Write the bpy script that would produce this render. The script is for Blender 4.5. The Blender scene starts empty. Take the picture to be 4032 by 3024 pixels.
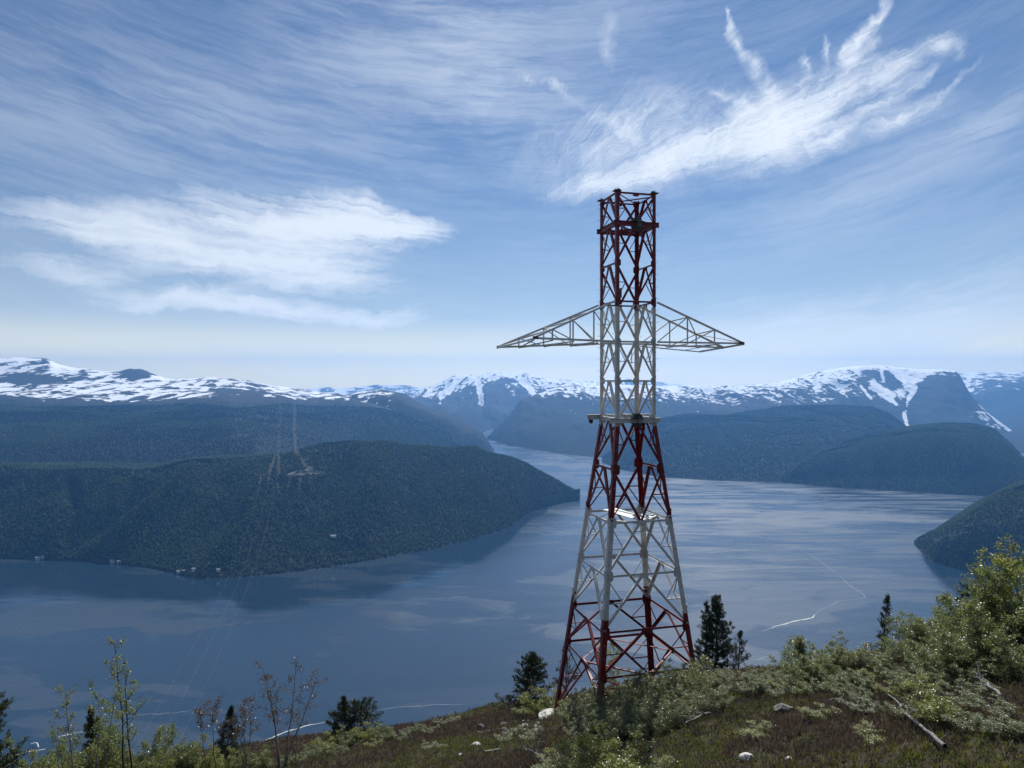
import bpy, bmesh, math, random
import numpy as np
from mathutils import Vector, Matrix

scene = bpy.context.scene
COL = scene.collection
F = 2800.0          # focal length in photo pixels
H = 600.0           # eye height above the fjord, metres

# ------------------------------------------------------------------ camera
cd = bpy.data.cameras.new('camera')
cd.sensor_width = 36.0
cd.lens = 36.0 * F / 4032.0
cd.shift_y = -12.0 / 4032.0
cd.clip_start = 0.2
cd.clip_end = 90000.0
cam = bpy.data.objects.new('camera', cd)
cam.rotation_euler = (math.radians(90), 0, 0)
COL.objects.link(cam)
scene.camera = cam

# ------------------------------------------------------------------ node helper
class NT:
    def __init__(s, tree):
        s.t = tree; s.n = tree.nodes; s.l = tree.links
    def new(s, typ, **kw):
        n = s.n.new(typ)
        for k, v in kw.items():
            setattr(n, k, v)
        return n
    def put(s, sock, v):
        if v is None: return
        if isinstance(v, bpy.types.NodeSocket): s.l.new(v, sock)
        elif hasattr(sock.default_value, '__len__') and not hasattr(v, '__len__'):
            sock.default_value = [v] * len(sock.default_value)
        elif hasattr(sock.default_value, '__len__') and len(sock.default_value) == 4 and len(v) == 3:
            sock.default_value = (*v, 1)
        else: sock.default_value = v
    def math(s, op, a, b=None, c=None, clamp=False):
        n = s.new('ShaderNodeMath', operation=op); n.use_clamp = clamp
        for i, v in enumerate((a, b, c)):
            s.put(n.inputs[i], v)
        return n.outputs[0]
    def vmath(s, op, a, b=None, scale=None):
        n = s.new('ShaderNodeVectorMath', operation=op)
        s.put(n.inputs[0], a); s.put(n.inputs[1], b)
        if scale is not None: s.put(n.inputs['Scale'], scale)
        return n.outputs[0] if op not in ('LENGTH', 'DOT_PRODUCT', 'DISTANCE') else n.outputs[1]
    def sep(s, v):
        n = s.new('ShaderNodeSeparateXYZ'); s.put(n.inputs[0], v); return n.outputs
    def comb(s, x, y, z=0.0):
        n = s.new('ShaderNodeCombineXYZ')
        s.put(n.inputs[0], x); s.put(n.inputs[1], y); s.put(n.inputs[2], z)
        return n.outputs[0]
    def noise(s, vec, scale, detail=4, rough=0.55, dist=0.0, lac=2.0):
        n = s.new('ShaderNodeTexNoise')
        s.put(n.inputs['Vector'], vec); s.put(n.inputs['Scale'], scale)
        n.inputs['Detail'].default_value = detail; n.inputs['Roughness'].default_value = rough
        n.inputs['Distortion'].default_value = dist; n.inputs['Lacunarity'].default_value = lac
        return n.outputs
    def ramp(s, v, lo, hi, a=0.0, b=1.0, smooth=True):
        n = s.new('ShaderNodeMapRange')
        n.interpolation_type = 'SMOOTHSTEP' if smooth else 'LINEAR'
        s.put(n.inputs[0], v)
        for i, x in enumerate((lo, hi, a, b)):
            s.put(n.inputs[i + 1], x)
        return n.outputs[0]
    def mix(s, f, a, b, typ='RGBA', blend='MIX'):
        n = s.new('ShaderNodeMix', data_type=typ)
        if typ == 'RGBA':
            n.blend_type = blend; s.put(n.inputs[0], f); s.put(n.inputs[6], a); s.put(n.inputs[7], b)
            return n.outputs[2]
        s.put(n.inputs[0], f); s.put(n.inputs[2], a); s.put(n.inputs[3], b)
        return n.outputs[0]
    def mapping(s, vec, loc=(0,0,0), rot=(0,0,0), scale=(1,1,1), typ='POINT'):
        n = s.new('ShaderNodeMapping', vector_type=typ)
        s.put(n.inputs[0], vec)
        s.put(n.inputs['Location'], loc); s.put(n.inputs['Rotation'], rot); s.put(n.inputs['Scale'], scale)
        return n.outputs[0]

# ------------------------------------------------------------------ sun and sky
SUN_AZ, SUN_EL = math.radians(12.0), math.radians(50.0)   # azimuth measured clockwise from +Y
SKY_STRENGTH = 0.060
SUN_STRENGTH = 5.0
EXPOSURE = 0.14

sd = bpy.data.lights.new('sun', 'SUN')
sd.energy = SUN_STRENGTH; sd.angle = math.radians(0.53); sd.color = (1.0, 0.98, 0.95)
sun = bpy.data.objects.new('sun', sd)
to_sun = Vector((math.sin(SUN_AZ) * math.cos(SUN_EL), math.cos(SUN_AZ) * math.cos(SUN_EL), math.sin(SUN_EL)))
sun.rotation_euler = (-to_sun).to_track_quat('-Z', 'Y').to_euler()
sun.location = (0, 0, 900)
COL.objects.link(sun)

world = bpy.data.worlds.new('World')
scene.world = world
world.use_nodes = True
w = NT(world.node_tree)
w.n.clear()
sky = w.new('ShaderNodeTexSky', sky_type='NISHITA')
sky.sun_disc = False
sky.sun_elevation = SUN_EL
sky.sun_rotation = SUN_AZ
sky.altitude = 600
sky.air_density = 1.0; sky.dust_density = 0.1; sky.ozone_density = 8.0

def PA(px, py):
    a = math.atan((px - 2016) / F)
    return a, math.atan((1500 - py) / F * math.cos(a))

d = w.new('ShaderNodeTexCoord').outputs['Generated']
dx, dy, dz = w.sep(d)
az = w.math('ARCTAN2', dx, dy)
el = w.math('ARCSINE', w.math('MINIMUM', w.math('MAXIMUM', dz, -1.0), 1.0))
pv = w.comb(az, el, 0.0)
n1 = w.noise(pv, 5.0, 3, 0.5)[1]
n2 = w.noise(pv, 26.0, 5, 0.62)[1]
wob = w.vmath('ADD', w.vmath('SCALE', w.vmath('SUBTRACT', n1, (0.5, 0.5, 0.5)), scale=0.085),
              w.vmath('SCALE', w.vmath('SUBTRACT', n2, (0.5, 0.5, 0.5)), scale=0.032))
wob = w.vmath('MULTIPLY', wob, (1, 1, 0))
pw = w.vmath('ADD', pv, wob)

def blob(px, py, rx, ry, rot, wt, vec=None):
    """soft ellipse of cloud in the sky, centre/radii given as photo pixels turned into angles"""
    a, e = PA(px, py)
    k = math.cos(a) ** 2
    m = w.mapping(vec or pw, (a, e, 0), (0, 0, math.radians(rot)), (rx / F * k, ry / F * k ** 0.5, 1), 'TEXTURE')
    g = w.new('ShaderNodeTexGradient', gradient_type='QUADRATIC_SPHERE')
    w.put(g.inputs[0], m)
    return w.math('MULTIPLY', g.outputs[0], wt)

def addall(lst):
    r = lst[0]
    for x in lst[1:]:
        r = w.math('ADD', r, x)
    return r

def stroke(pts, r0, r1, wt):
    """tapering wisp following a polyline"""
    out = []
    n = len(pts) - 1
    for i in range(n):
        (x0, y0), (x1, y1) = pts[i], pts[i + 1]
        L = math.hypot(x1 - x0, y1 - y0)
        rr = r0 + (r1 - r0) * (i + 0.5) / n
        out.append(blob((x0 + x1) / 2, (y0 + y1) / 2, L * 0.95, rr,
                        -math.degrees(math.atan2(y1 - y0, x1 - x0)), wt, pw2))
    return out
pw2 = w.vmath('ADD', pv, w.vmath('MULTIPLY', w.vmath('SCALE', w.vmath('SUBTRACT', n2, (0.5, 0.5, 0.5)), scale=0.036), (1, 1, 0)))

# fine streaks of the general cirrus veil: bend gently up towards both sides
bend = w.math('SUBTRACT', el, w.math('MULTIPLY', w.math('MULTIPLY', az, az), 0.22))
sv = w.comb(w.math('MULTIPLY', az, 1.6), w.math('MULTIPLY', bend, 9.0), 0.0)
sw = w.vmath('MULTIPLY', wob, (2.2, 5.0, 0))
st = w.noise(w.vmath('ADD', sv, sw), 1.9, 9, 0.60, 0.15)[0]
st2 = w.noise(w.vmath('ADD', w.vmath('MULTIPLY', sv, (1.0, 1.8, 1)), sw), 8.0, 8, 0.66, 0.1)[0]
veil_zone = addall([w.math('MULTIPLY', w.noise(pv, 2.3, 2, 0.5)[0], 0.55),
                    blob(1750, 150, 1300, 800, 20, 0.80), blob(300, 500, 1200, 420, -14, 0.30),
                    blob(900, 520, 900, 320, -16, 0.40), blob(1950, 380, 650, 380, -25, 0.50),
                    blob(3700, 1200, 1700, 180, 7, 0.95), blob(3300, 800, 1300, 260, 12, 0.45),
                    blob(2900, 1340, 2400, 240, 2, 0.95), blob(3400, 1290, 1300, 170, 3, 0.9), blob(700, 1400, 1600, 130, 0, 0.5), blob(3900, 500, 700, 170, 22, 0.55), blob(3500, 1140, 1300, 75, 5, 0.9), blob(3850, 480, 600, 90, 20, 0.5)])
veil = w.math('MULTIPLY', w.ramp(w.math('ADD', w.math('MULTIPLY', st, 0.62), w.math('MULTIPLY', st2, 0.38)), 0.33, 0.68, 0.12, 1.0), veil_zone)
veil = w.math('MULTIPLY', veil, 0.44)

# left cloud bank: streaks fan out to the left from its bright right tip
def fan(px, py, ka, kr, scale, detail=7):
    a, e = PA(px, py)
    q = w.vmath('SUBTRACT', pw2, (a, e, 0))
    x, y, _ = w.sep(q)
    return w.noise(w.comb(w.math('MULTIPLY', w.math('ARCTAN2', y, x), ka),
                          w.math('MULTIPLY', w.vmath('LENGTH', q), kr), 0.0), scale, detail, 0.6, 0.5)[0]
bank = addall([blob(1480, 905, 430, 130, -10, 1.35), blob(1250, 900, 560, 170, -4, 1.10), blob(1640, 920, 200, 80, -4, 0.9), blob(1050, 880, 620, 130, -8, 0.85),
               blob(1250, 1050, 620, 120, -6, 0.85), blob(700, 960, 800, 150, -9, 0.85), blob(350, 900, 620, 90, -12, 0.55), blob(250, 1030, 560, 80, -10, 0.55),
               blob(1150, 1215, 760, 75, -3, 1.30), blob(800, 1180, 760, 70, -5, 0.85), blob(1500, 1240, 340, 55, -3, 0.8), blob(900, 1040, 1250, 330, -7, 0.35)])
# horizontal streak noise stands in well for the bank's long fibres
bv = w.comb(w.math('MULTIPLY', az, 1.2), w.math('MULTIPLY', w.math('ADD', el, w.math('MULTIPLY', az, 0.12)), 9.0), 0.0)
bst = w.noise(w.vmath('ADD', bv, w.vmath('SCALE', wob, scale=8.0)), 2.6, 8, 0.62, 0.5)[0]
bfi = w.noise(w.vmath('ADD', w.vmath('MULTIPLY', bv, (1.0, 1.6, 1)), w.vmath('SCALE', wob, scale=6.0)), 9.0, 8, 0.65, 0.3)[0]
bfan = fan(2250, 1000, 11.0, 1.5, 2.6, 9)
bn_ = addall([w.math('MULTIPLY', w.math('SUBTRACT', bst, 0.5), 1.5), w.math('MULTIPLY', w.math('SUBTRACT', bfi, 0.5), 1.5), w.math('MULTIPLY', w.math('SUBTRACT', bfan, 0.5), 1.9)])
bank = w.math('MULTIPLY', w.ramp(w.math('ADD', bank, w.math('MULTIPLY', bn_, w.math('MINIMUM', w.math('MULTIPLY', bank, 1.3), 1.0))), 0.14, 1.40, smooth=False), 1.85)

# right cloud: a plume with long curled fingers
plume = addall([blob(2800, 560, 900, 300, 16, 0.26), blob(3200, 420, 750, 300, 22, 0.22), blob(2350, 560, 600, 260, 10, 0.25), blob(2500, 480, 500, 220, 30, 0.25),
                blob(2380, 710, 340, 75, 12, 0.90), blob(2620, 640, 420, 110, 17, 0.75), blob(2800, 560, 420, 130, 20, 0.75), blob(3020, 470, 330, 170, 22, 1.05),
                blob(2980, 560, 560, 130, 14, 0.55), blob(3350, 540, 620, 80, 11, 0.40), blob(3250, 430, 420, 90, 26, 0.55)]
               + stroke([(2990, 520), (3240, 440), (3460, 310), (3640, 210), (3770, 165), (3790, 230)], 116, 38, 0.58)
               + stroke([(3000, 560), (3300, 480), (3560, 360), (3700, 260)], 66, 25, 0.43)
               + stroke([(3060, 590), (3380, 530), (3640, 420), (3860, 260)], 55, 19, 0.31)
               + stroke([(3080, 460), (3270, 360), (3350, 270), (3375, 190), (3420, 110), (3490, 0)], 88, 32, 0.66)
               + stroke([(3340, 250), (3325, 190), (3360, 160)], 44, 25, 0.43)
               + stroke([(3420, 190), (3470, 130)], 33, 19, 0.39)
               + stroke([(3070, 410), (3000, 300), (2925, 210), (2872, 120), (2862, 70), (2870, 30)], 68, 12, 0.58)
               + stroke([(3130, 390), (3175, 300), (3165, 190)], 50, 13, 0.31)
               + stroke([(3210, 350), (3255, 260), (3245, 150)], 46, 13, 0.35)
               + stroke([(2960, 420), (2900, 375), (2800, 355)], 66, 17, 0.47)
               + stroke([(2560, 560), (2420, 480), (2300, 420), (2150, 330)], 66, 28, 0.22)
               + stroke([(2420, 40), (2370, 170), (2420, 260)], 77, 34, 0.22)
               + stroke([(2010, 320), (2130, 330), (2260, 350)], 44, 23, 0.27))
pst = fan(1950, 900, 7.0, 2.2, 2.2)
pst2 = w.noise(pw2, 16.0, 7, 0.65, 0.8)[0]
pst3 = fan(1950, 900, 16.0, 3.0, 3.0)
pn_ = addall([w.math('MULTIPLY', w.math('SUBTRACT', pst, 0.5), 1.1), w.math('MULTIPLY', w.math('SUBTRACT', pst3, 0.5), 1.5), w.math('MULTIPLY', w.math('SUBTRACT', pst2, 0.5), 1.7)])
plume = w.math('MULTIPLY', w.ramp(w.math('ADD', plume, w.math('MULTIPLY', pn_, w.math('MINIMUM', w.math('MULTIPLY', plume, 1.5), 1.0))), 0.03, 1.8, smooth=False), 2.3)
pfib = fan(1900, 930, 42.0, 3.5, 3.5, 9)
plume = w.math('MULTIPLY', plume, w.ramp(w.math('ADD', w.math('MULTIPLY', pfib, 0.6), w.math('MULTIPLY', pst2, 0.4)), 0.33, 0.66, 0.45, 1.25))

dens = w.math('ADD', w.math('ADD', veil, bank), plume)
dens = w.math('SUBTRACT', 1.0, w.math('POWER', 2.718, w.math('MULTIPLY', dens, -1.45)))
# pale low sky and white of the ice cloud; the same all the way round the compass
low = w.math('POWER', w.ramp(el, 0.0, 0.40, 1.0, 0.0, smooth=False), 3.2)
low2 = w.ramp(el, 0.002, 0.095, 1.0, 0.0)
CLOUD = (14.2, 14.8, 15.4)
skyc = w.mix(w.math('MULTIPLY', low, 0.85), sky.outputs[0], (13.0, 14.0, 13.2))
skyc = w.mix(w.math('MULTIPLY', low2, 0.9), skyc, (28.5, 23.6, 10.5))
cc = w.mix(w.math('MULTIPLY', dens, 0.96), skyc, CLOUD)
cc = w.mix(w.ramp(el, -0.035, -0.005), (0.9, 1.3, 1.6), cc)      # beneath the horizon: dim land and water
bg = w.new('ShaderNodeBackground')
w.put(bg.inputs[0], cc); bg.inputs[1].default_value = SKY_STRENGTH
w.l.new(bg.outputs[0], w.new('ShaderNodeOutputWorld').inputs[0])
world.cycles.sampling_method = 'MANUAL'
world.cycles.sample_map_resolution = 512

vs = scene.view_settings
vs.view_transform = 'Standard'; vs.look = 'None'; vs.gamma = 1.0; vs.exposure = EXPOSURE
vs.use_curve_mapping = False
cy = scene.cycles
cy.use_denoising = True
try: cy.denoiser = 'OPENIMAGEDENOISE'
except Exception: pass
cy.max_bounces = 6; cy.diffuse_bounces = 2; cy.glossy_bounces = 3; cy.transmission_bounces = 3
cy.volume_bounces = 1; cy.transparent_max_bounces = 4
cy.use_adaptive_sampling = True; cy.adaptive_threshold = 0.015
cy.caustics_reflective = False; cy.caustics_refractive = False

# ------------------------------------------------------------------ scene helpers
def tag(o, label=None, cat=None, group=None, kind=None):
    if label: o['label'] = label
    if cat: o['category'] = cat
    if group: o['group'] = group
    if kind: o['kind'] = kind
    return o

def link_mesh(name, me, mat=None, parent=None):
    o = bpy.data.objects.new(name, me)
    COL.objects.link(o)
    if mat is not None:
        for m in (mat if isinstance(mat, (list, tuple)) else [mat]):
            me.materials.append(m)
    if parent is not None: o.parent = parent
    return o

def np_mesh(name, V, Q=None, T=None, smooth=False):
    """mesh from numpy vertex array, quad array and triangle array"""
    me = bpy.data.meshes.new(name)
    V = np.asarray(V, dtype=np.float32)
    me.vertices.add(len(V)); me.vertices.foreach_set('co', V.ravel())
    loops, starts = [], []
    off = 0
    if Q is not None and len(Q):
        Q = np.asarray(Q, dtype=np.int32); loops.append(Q.ravel())
        starts.append(np.arange(len(Q), dtype=np.int32) * 4); off = len(Q) * 4
    if T is not None and len(T):
        T = np.asarray(T, dtype=np.int32); loops.append(T.ravel())
        starts.append(off + np.arange(len(T), dtype=np.int32) * 3)
    L = np.concatenate(loops); S = np.concatenate(starts)
    me.loops.add(len(L)); me.loops.foreach_set('vertex_index', L)
    me.polygons.add(len(S)); me.polygons.foreach_set('loop_start', S)
    if smooth: me.polygons.foreach_set('use_smooth', np.ones(len(S), dtype=bool))
    me.update(calc_edges=True)
    me.validate()
    return me

def empty(name, loc, rz=0.0):
    o = bpy.data.objects.new(name, None)
    o.location = loc; o.rotation_euler = (0, 0, rz); o.empty_display_size = 0.3
    COL.objects.link(o)
    return o

def material(name):
    m = bpy.data.materials.new(name); m.use_nodes = True
    t = NT(m.node_tree); t.n.clear()
    out = t.new('ShaderNodeOutputMaterial')
    return m, t, out

def principled(t, base, rough=0.6, spec=0.5, metal=0.0, normal=None):
    b = t.new('ShaderNodeBsdfPrincipled')
    t.put(b.inputs['Base Color'], base); t.put(b.inputs['Roughness'], rough)
    t.put(b.inputs['Specular IOR Level'], spec); t.put(b.inputs['Metallic'], metal)
    if normal is not None: t.put(b.inputs['Normal'], normal)
    return b

def bump(t, h, strength, dist):
    b = t.new('ShaderNodeBump'); t.put(b.inputs['Height'], h)
    b.inputs['Strength'].default_value = strength; b.inputs['Distance'].default_value = dist
    return b.outputs[0]

# ------------------------------------------------------------------ numpy noise
def _hash(ix, iy, seed):
    h = (ix.astype(np.int64) * 374761393 + iy.astype(np.int64) * 668265263 + seed * 974634777) & 0xFFFFFFFF
    h = ((h ^ (h >> 13)) * 1274126177) & 0xFFFFFFFF
    return ((h ^ (h >> 16)) & 0xFFFF) / 65535.0

def vnoise(x, y, seed=0):
    ix, iy = np.floor(x), np.floor(y)
    fx, fy = x - ix, y - iy
    fx = fx * fx * (3 - 2 * fx); fy = fy * fy * (3 - 2 * fy)
    a = _hash(ix, iy, seed); b = _hash(ix + 1, iy, seed); c = _hash(ix, iy + 1, seed); dd = _hash(ix + 1, iy + 1, seed)
    return (a * (1 - fx) + b * fx) * (1 - fy) + (c * (1 - fx) + dd * fx) * fy

def fbm(x, y, oct=5, seed=0, gain=0.5, ridged=False):
    s = np.zeros(np.broadcast(x, y).shape); amp = 1.0; tot = 0.0
    for i in range(oct):
        n = vnoise(x * 2 ** i + i * 17.3, y * 2 ** i - i * 9.1, seed + i)
        if ridged: n = 1 - np.abs(2 * n - 1)
        s += amp * n; tot += amp; amp *= gain
    return s / tot - 0.5
# ------------------------------------------------------------------ far materials
def mat_land(name, forest, rockc, snow=True, nscale=1.0, forest_var=0.5):
    m, t, out = material(name)
    geo = t.new('ShaderNodeNewGeometry')
    P = geo.outputs['Position']
    big = t.noise(P, 0.0022, 4, 0.55)[0]
    mid = t.noise(P, 0.011, 5, 0.6)[0]
    fine = t.noise(P, 0.06, 4, 0.65)[0]
    f0 = tuple(c * 0.62 for c in forest); f1 = tuple(min(1, c * 1.55) for c in forest)
    fcol = t.mix(t.ramp(mid, 0.35, 0.68), f0, f1)
    fcol = t.mix(t.math('MULTIPLY', t.ramp(big, 0.48, 0.66), forest_var), fcol, (0.013, 0.018, 0.007))
    fcol = t.mix(t.ramp(fine, 0.3, 0.75, 0.0, 0.6), fcol, (0.012, 0.018, 0.010))
    at = t.new('ShaderNodeAttribute', attribute_name='land')
    r, g, b = t.sep(at.outputs['Vector'])      # r snow, g bare rock / heath, b clearing
    rocky = t.mix(t.ramp(fine, 0.3, 0.7), rockc, tuple(c * 1.9 for c in rockc))
    col = t.mix(t.math('MULTIPLY', t.ramp(t.math('ADD', g, t.math('SUBTRACT', mid, 0.5)), 0.35, 0.65), 1.0), fcol, rocky)
    col = t.mix(b, col, t.mix(fine, (0.055, 0.052, 0.026), (0.085, 0.080, 0.040)))
    rough = 0.9
    if snow:
        k = nscale
        sp = t.mapping(P, scale=(0.0050 * k, 0.0050 * k, 0.016 * k))
        s1 = t.noise(sp, 1.0, 7, 0.60, 0.8)[0]
        s2 = t.noise(t.mapping(P, scale=(0.020 * k, 0.008 * k, 0.045 * k)), 1.0, 4, 0.6, 0.3)[0]
        s = t.math('ADD', t.math('MULTIPLY', t.math('SUBTRACT', s1, 0.5), 1.9), t.math('MULTIPLY', t.math('SUBTRACT', s2, 0.5), 0.8))
        sm = t.ramp(t.math('ADD', s, r), 0.50, 0.69)
        col = t.mix(sm, col, (0.86, 0.88, 0.91))
    bsd = principled(t, col, rough, 0.15)
    bn = t.noise(P, 0.045, 3, 0.6)[0]
    t.put(bsd.inputs['Normal'], bump(t, bn, 0.8, 14.0))
    t.l.new(bsd.outputs[0], out.inputs[0])
    return m

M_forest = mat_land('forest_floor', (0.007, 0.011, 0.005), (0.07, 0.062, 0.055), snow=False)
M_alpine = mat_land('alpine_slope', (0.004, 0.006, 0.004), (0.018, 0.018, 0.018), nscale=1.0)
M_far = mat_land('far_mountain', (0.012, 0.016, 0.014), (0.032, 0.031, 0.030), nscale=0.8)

# ------------------------------------------------------------------ landforms
def interp(pts, x):
    p = np.array(pts, float)
    return np.interp(x, p[:, 0], p[:, 1])

def smooth1(a, n):
    if n < 1: return a
    k = np.hanning(2 * n + 3)[1:-1]; k /= k.sum()
    return np.convolve(np.pad(a, n, mode='edge'), k, mode='valid')

def water_D(py): return H * F / (np.asarray(py, float) - 1500.0)

LANDS = {}
def loft(name, px0, px1, ncol, rails, rows, mat, amp, nscale, seed, gully=0.0, gscale=300.0, post=None, label=None, smooth=2, ridged=False, roff=0.4, carve=None):
    """rails: list of dict(py=[(px,py)..], D=[(px,D)..] | None for shoreline, or z=.., snow=, rock=, amp=)
    The surface is built in metres on the ground plan; each rail is a contour of the landform at its own distance."""
    px = np.linspace(px0, px1, ncol)
    D, Z, S, R, A = [], [], [], [], []
    for r in rails:
        if r.get('D') is None:
            py = smooth1(interp(r['py'], px), smooth); dd = water_D(py); zz = np.full(ncol, -H - 3.0)
        else:
            dd = smooth1(interp(r['D'], px), 6)
            if 'z' in r: zz = smooth1(interp(r['z'], px), 6)
            else: zz = (1500 - smooth1(interp(r['py'], px), r.get('sm', smooth))) / F * dd
        D.append(dd); Z.append(zz)
        for lst, k, df in ((S, 'snow', 0.0), (R, 'rock', 0.0), (A, 'amp', 1.0)):
            v = r.get(k, df)
            lst.append(interp(v, px) if isinstance(v, list) else np.full(ncol, float(v)))
    D, Z, S, R, A = map(np.array, (D, Z, S, R, A))
    n = len(rails)
    # limited-slope cubic between the rails
    def hermite(P, u):
        dP = np.diff(P, axis=0)
        m = np.zeros_like(P)
        m[0] = dP[0]; m[-1] = dP[-1]
        same = (dP[:-1] * dP[1:]) > 0
        m[1:-1] = np.where(same, 2 * dP[:-1] * dP[1:] / (dP[:-1] + dP[1:] + 1e-9), 0)
        i = np.minimum(u.astype(int), n - 2); f = (u - i)[:, None]
        h00 = 2*f**3 - 3*f**2 + 1; h10 = f**3 - 2*f**2 + f; h01 = -2*f**3 + 3*f**2; h11 = f**3 - f**2
        return h00 * P[i] + h10 * m[i] + h01 * P[i + 1] + h11 * m[i + 1]
    us = [np.linspace(i, i + 1, rows[i] + 1)[:-1] for i in range(n - 1)] + [np.array([n - 1.0])]
    u = np.concatenate(us)
    D2, Z2 = hermite(D, u), hermite(Z, u)
    def lin(P):
        i = np.minimum(u.astype(int), n - 2); f = (u - i)[:, None]
        return P[i] * (1 - f) + P[i + 1] * f
    S2, R2, A2 = lin(S), lin(R), lin(A)
    K = ((px - 2016) / F)[None, :]
    X2 = K * D2
    nz = fbm(X2 / nscale, D2 / nscale, 6, seed, 0.5, ridged) - (roff - 0.4 if ridged else 0)
    Z2 = Z2 + amp * A2 * nz * 2
    if gully:
        g = fbm(X2 / gscale + 0.9 * fbm(X2 / 900, D2 / 900, 3, seed + 9), D2 / (gscale * 3.2), 5, seed + 40, 0.55, True)
        Z2 = Z2 + gully * A2 * g
    rows_n = len(u)
    def box(A, n, ax):
        pad = [(0, 0), (0, 0)]; pad[ax] = (n, n)
        c = np.cumsum(np.pad(A, pad, mode='edge'), axis=ax)
        c = np.insert(c, 0, 0, axis=ax)
        return (np.take(c, range(2 * n + 1, c.shape[ax]), axis=ax) - np.take(c, range(0, c.shape[ax] - 2 * n - 1), axis=ax)) / (2 * n + 1)
    hol = box(Z2, 7, 1) - Z2
    hol = hol / (hol.std() + 1e-6)
    if carve: Z2 = carve(np.broadcast_to(px, D2.shape), 1500 - Z2 / D2 * F, Z2, A2)
    V = np.stack([X2, D2, Z2], -1).reshape(-1, 3)
    idx = np.arange(rows_n * ncol).reshape(rows_n, ncol)
    Q = np.stack([idx[:-1, :-1], idx[:-1, 1:], idx[1:, 1:], idx[1:, :-1]], -1).reshape(-1, 4)
    me = np_mesh(name, V, Q, smooth=True)
    pyv = 1500 - Z2 / D2 * F
    att = np.zeros((rows_n, ncol, 3))
    att[..., 0] = S2 + 0.11 * np.clip(hol, -2.2, 2.2); att[..., 1] = R2
    if post: post(att, np.broadcast_to(px, D2.shape), pyv, X2, D2, Z2)
    a = me.attributes.new('land', 'FLOAT_VECTOR', 'POINT')
    a.data.foreach_set('vector', att.reshape(-1, 3).astype(np.float32).ravel())
    o = link_mesh(name, me, mat)
    tag(o, label, kind='structure')
    LANDS.setdefault(name, []).append((X2, D2, Z2, att))
    return o, (X2, D2, Z2, att)

def seg_dist(px, py, pts):
    d = np.full(px.shape, 1e9)
    for (x0, y0), (x1, y1) in zip(pts[:-1], pts[1:]):
        vx, vy = x1 - x0, y1 - y0
        t = np.clip(((px - x0) * vx + (py - y0) * vy) / (vx * vx + vy * vy + 1e-9), 0, 1)
        d = np.minimum(d, np.hypot(px - x0 - t * vx, py - y0 - t * vy))
    return d

# --- left wooded headland
shore = [(-700,2192),(0,2200),(150,2205),(400,2215),(600,2240),(690,2260),(740,2276),(800,2281),(940,2277),(1100,2262),(1300,2235),(1500,2200),
         (1700,2165),(1900,2112),(2010,2075),(2050,2040),(2100,2010),(2200,1985),(2283,1967)]
rim = [(-700,1830),(0,1838),(300,1848),(560,1872),(700,1852),(900,1822),(1100,1792),(1200,1776),(1350,1752),(1500,1743),(1700,1755),(1800,1769),
       (1900,1786),(2000,1811),(2100,1850),(2200,1902),(2283,1964)]
rimD = [(-700,2830),(700,2830),(1000,2850),(1500,3160),(1900,3480),(2100,3560),(2200,3600),(2283,3626)]
pxs = [p[0] for p in rim]
def blend(f, g):   # rail part-way between shore and rim
    py = [(p, (1 - f) * np.interp(p, *zip(*shore)) + f * np.interp(p, *zip(*rim))) for p in range(-700, 2284, 40)]
    D = [(p, (1 - g) * float(water_D(np.interp(p, *zip(*shore)))) + g * np.interp(p, *zip(*rimD))) for p in range(-700, 2284, 40)]
    return py, D
b1, b2, b3 = blend(0.10, 0.08), blend(0.45, 0.38), blend(0.85, 0.75)
def headland_post(att, px, py, X, D, Z):
    c = np.zeros(px.shape)
    for pts, wd in (([(1100,1860),(1095,1780),(1085,1795)], 9), ([(1060,1860),(1085,1790)], 7), ([(1165,1775),(1185,1800),(1200,1830),(1225,1850)], 11),
                    ([(1140,1868),(1270,1862)], 9), ([(1145,1880),(1135,1915)], 6), ([(1185,1880),(1180,1920)], 5), ([(1222,1880),(1218,1915)], 5),
                    ([(1030,1870),(1022,1930)], 4), ([(1060,1880),(1058,1915)], 4), ([(1094,1870),(1092,1920)], 4)):
        c = np.maximum(c, np.clip(1.4 - seg_dist(px, py, pts) / wd, 0, 1))
    for cx, cy, rx, ry, k in ((850,2262,70,12,.9),(900,2252,60,9,.8),(760,2252,40,14,.6),(130,2198,70,7,.9),(240,2190,50,6,.6),(400,2205,60,6,.5),(1000,2190,40,8,.5),
                              (1300,2118,50,5,.4),(1740,1870,130,30,.22),(1850,1850,60,30,.2)):
        c = np.maximum(c, k * np.clip(1.5 * (1 - np.hypot((px - cx) / rx, (py - cy) / ry)), 0, 1))
    att[..., 2] = 0.6 * c
def headland_carve(px, py, Z, A):
    a = np.clip(A, 0, 1)
    def g(pts, wd): return np.exp(-(seg_dist(px, py, pts) / wd) ** 2)
    Z = Z - 64 * a * g([(640, 1880), (560, 1960), (420, 2060), (300, 2150)], 46)
    Z = Z + 57 * a * g([(760, 1870), (640, 1960), (480, 2080), (360, 2170)], 52)
    Z = Z - 38 * a * g([(270, 1880), (300, 1980), (260, 2100)], 30) - 30 * a * g([(520, 1880), (500, 1940)], 26)
    Z = Z - 30 * a * g([(900, 1900), (860, 2040), (800, 2160)], 40) + 30 * a * g([(1010, 1900), (980, 2060), (900, 2180)], 46)
    Z = Z - 34 * a * g([(1350, 1850), (1300, 1960), (1250, 2100)], 44) + 30 * a * g([(1500, 1820), (1460, 1980), (1380, 2120)], 50)
    Z = Z - 26 * a * g([(1750, 1830), (1700, 1960), (1640, 2080)], 40)
    return Z
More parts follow.
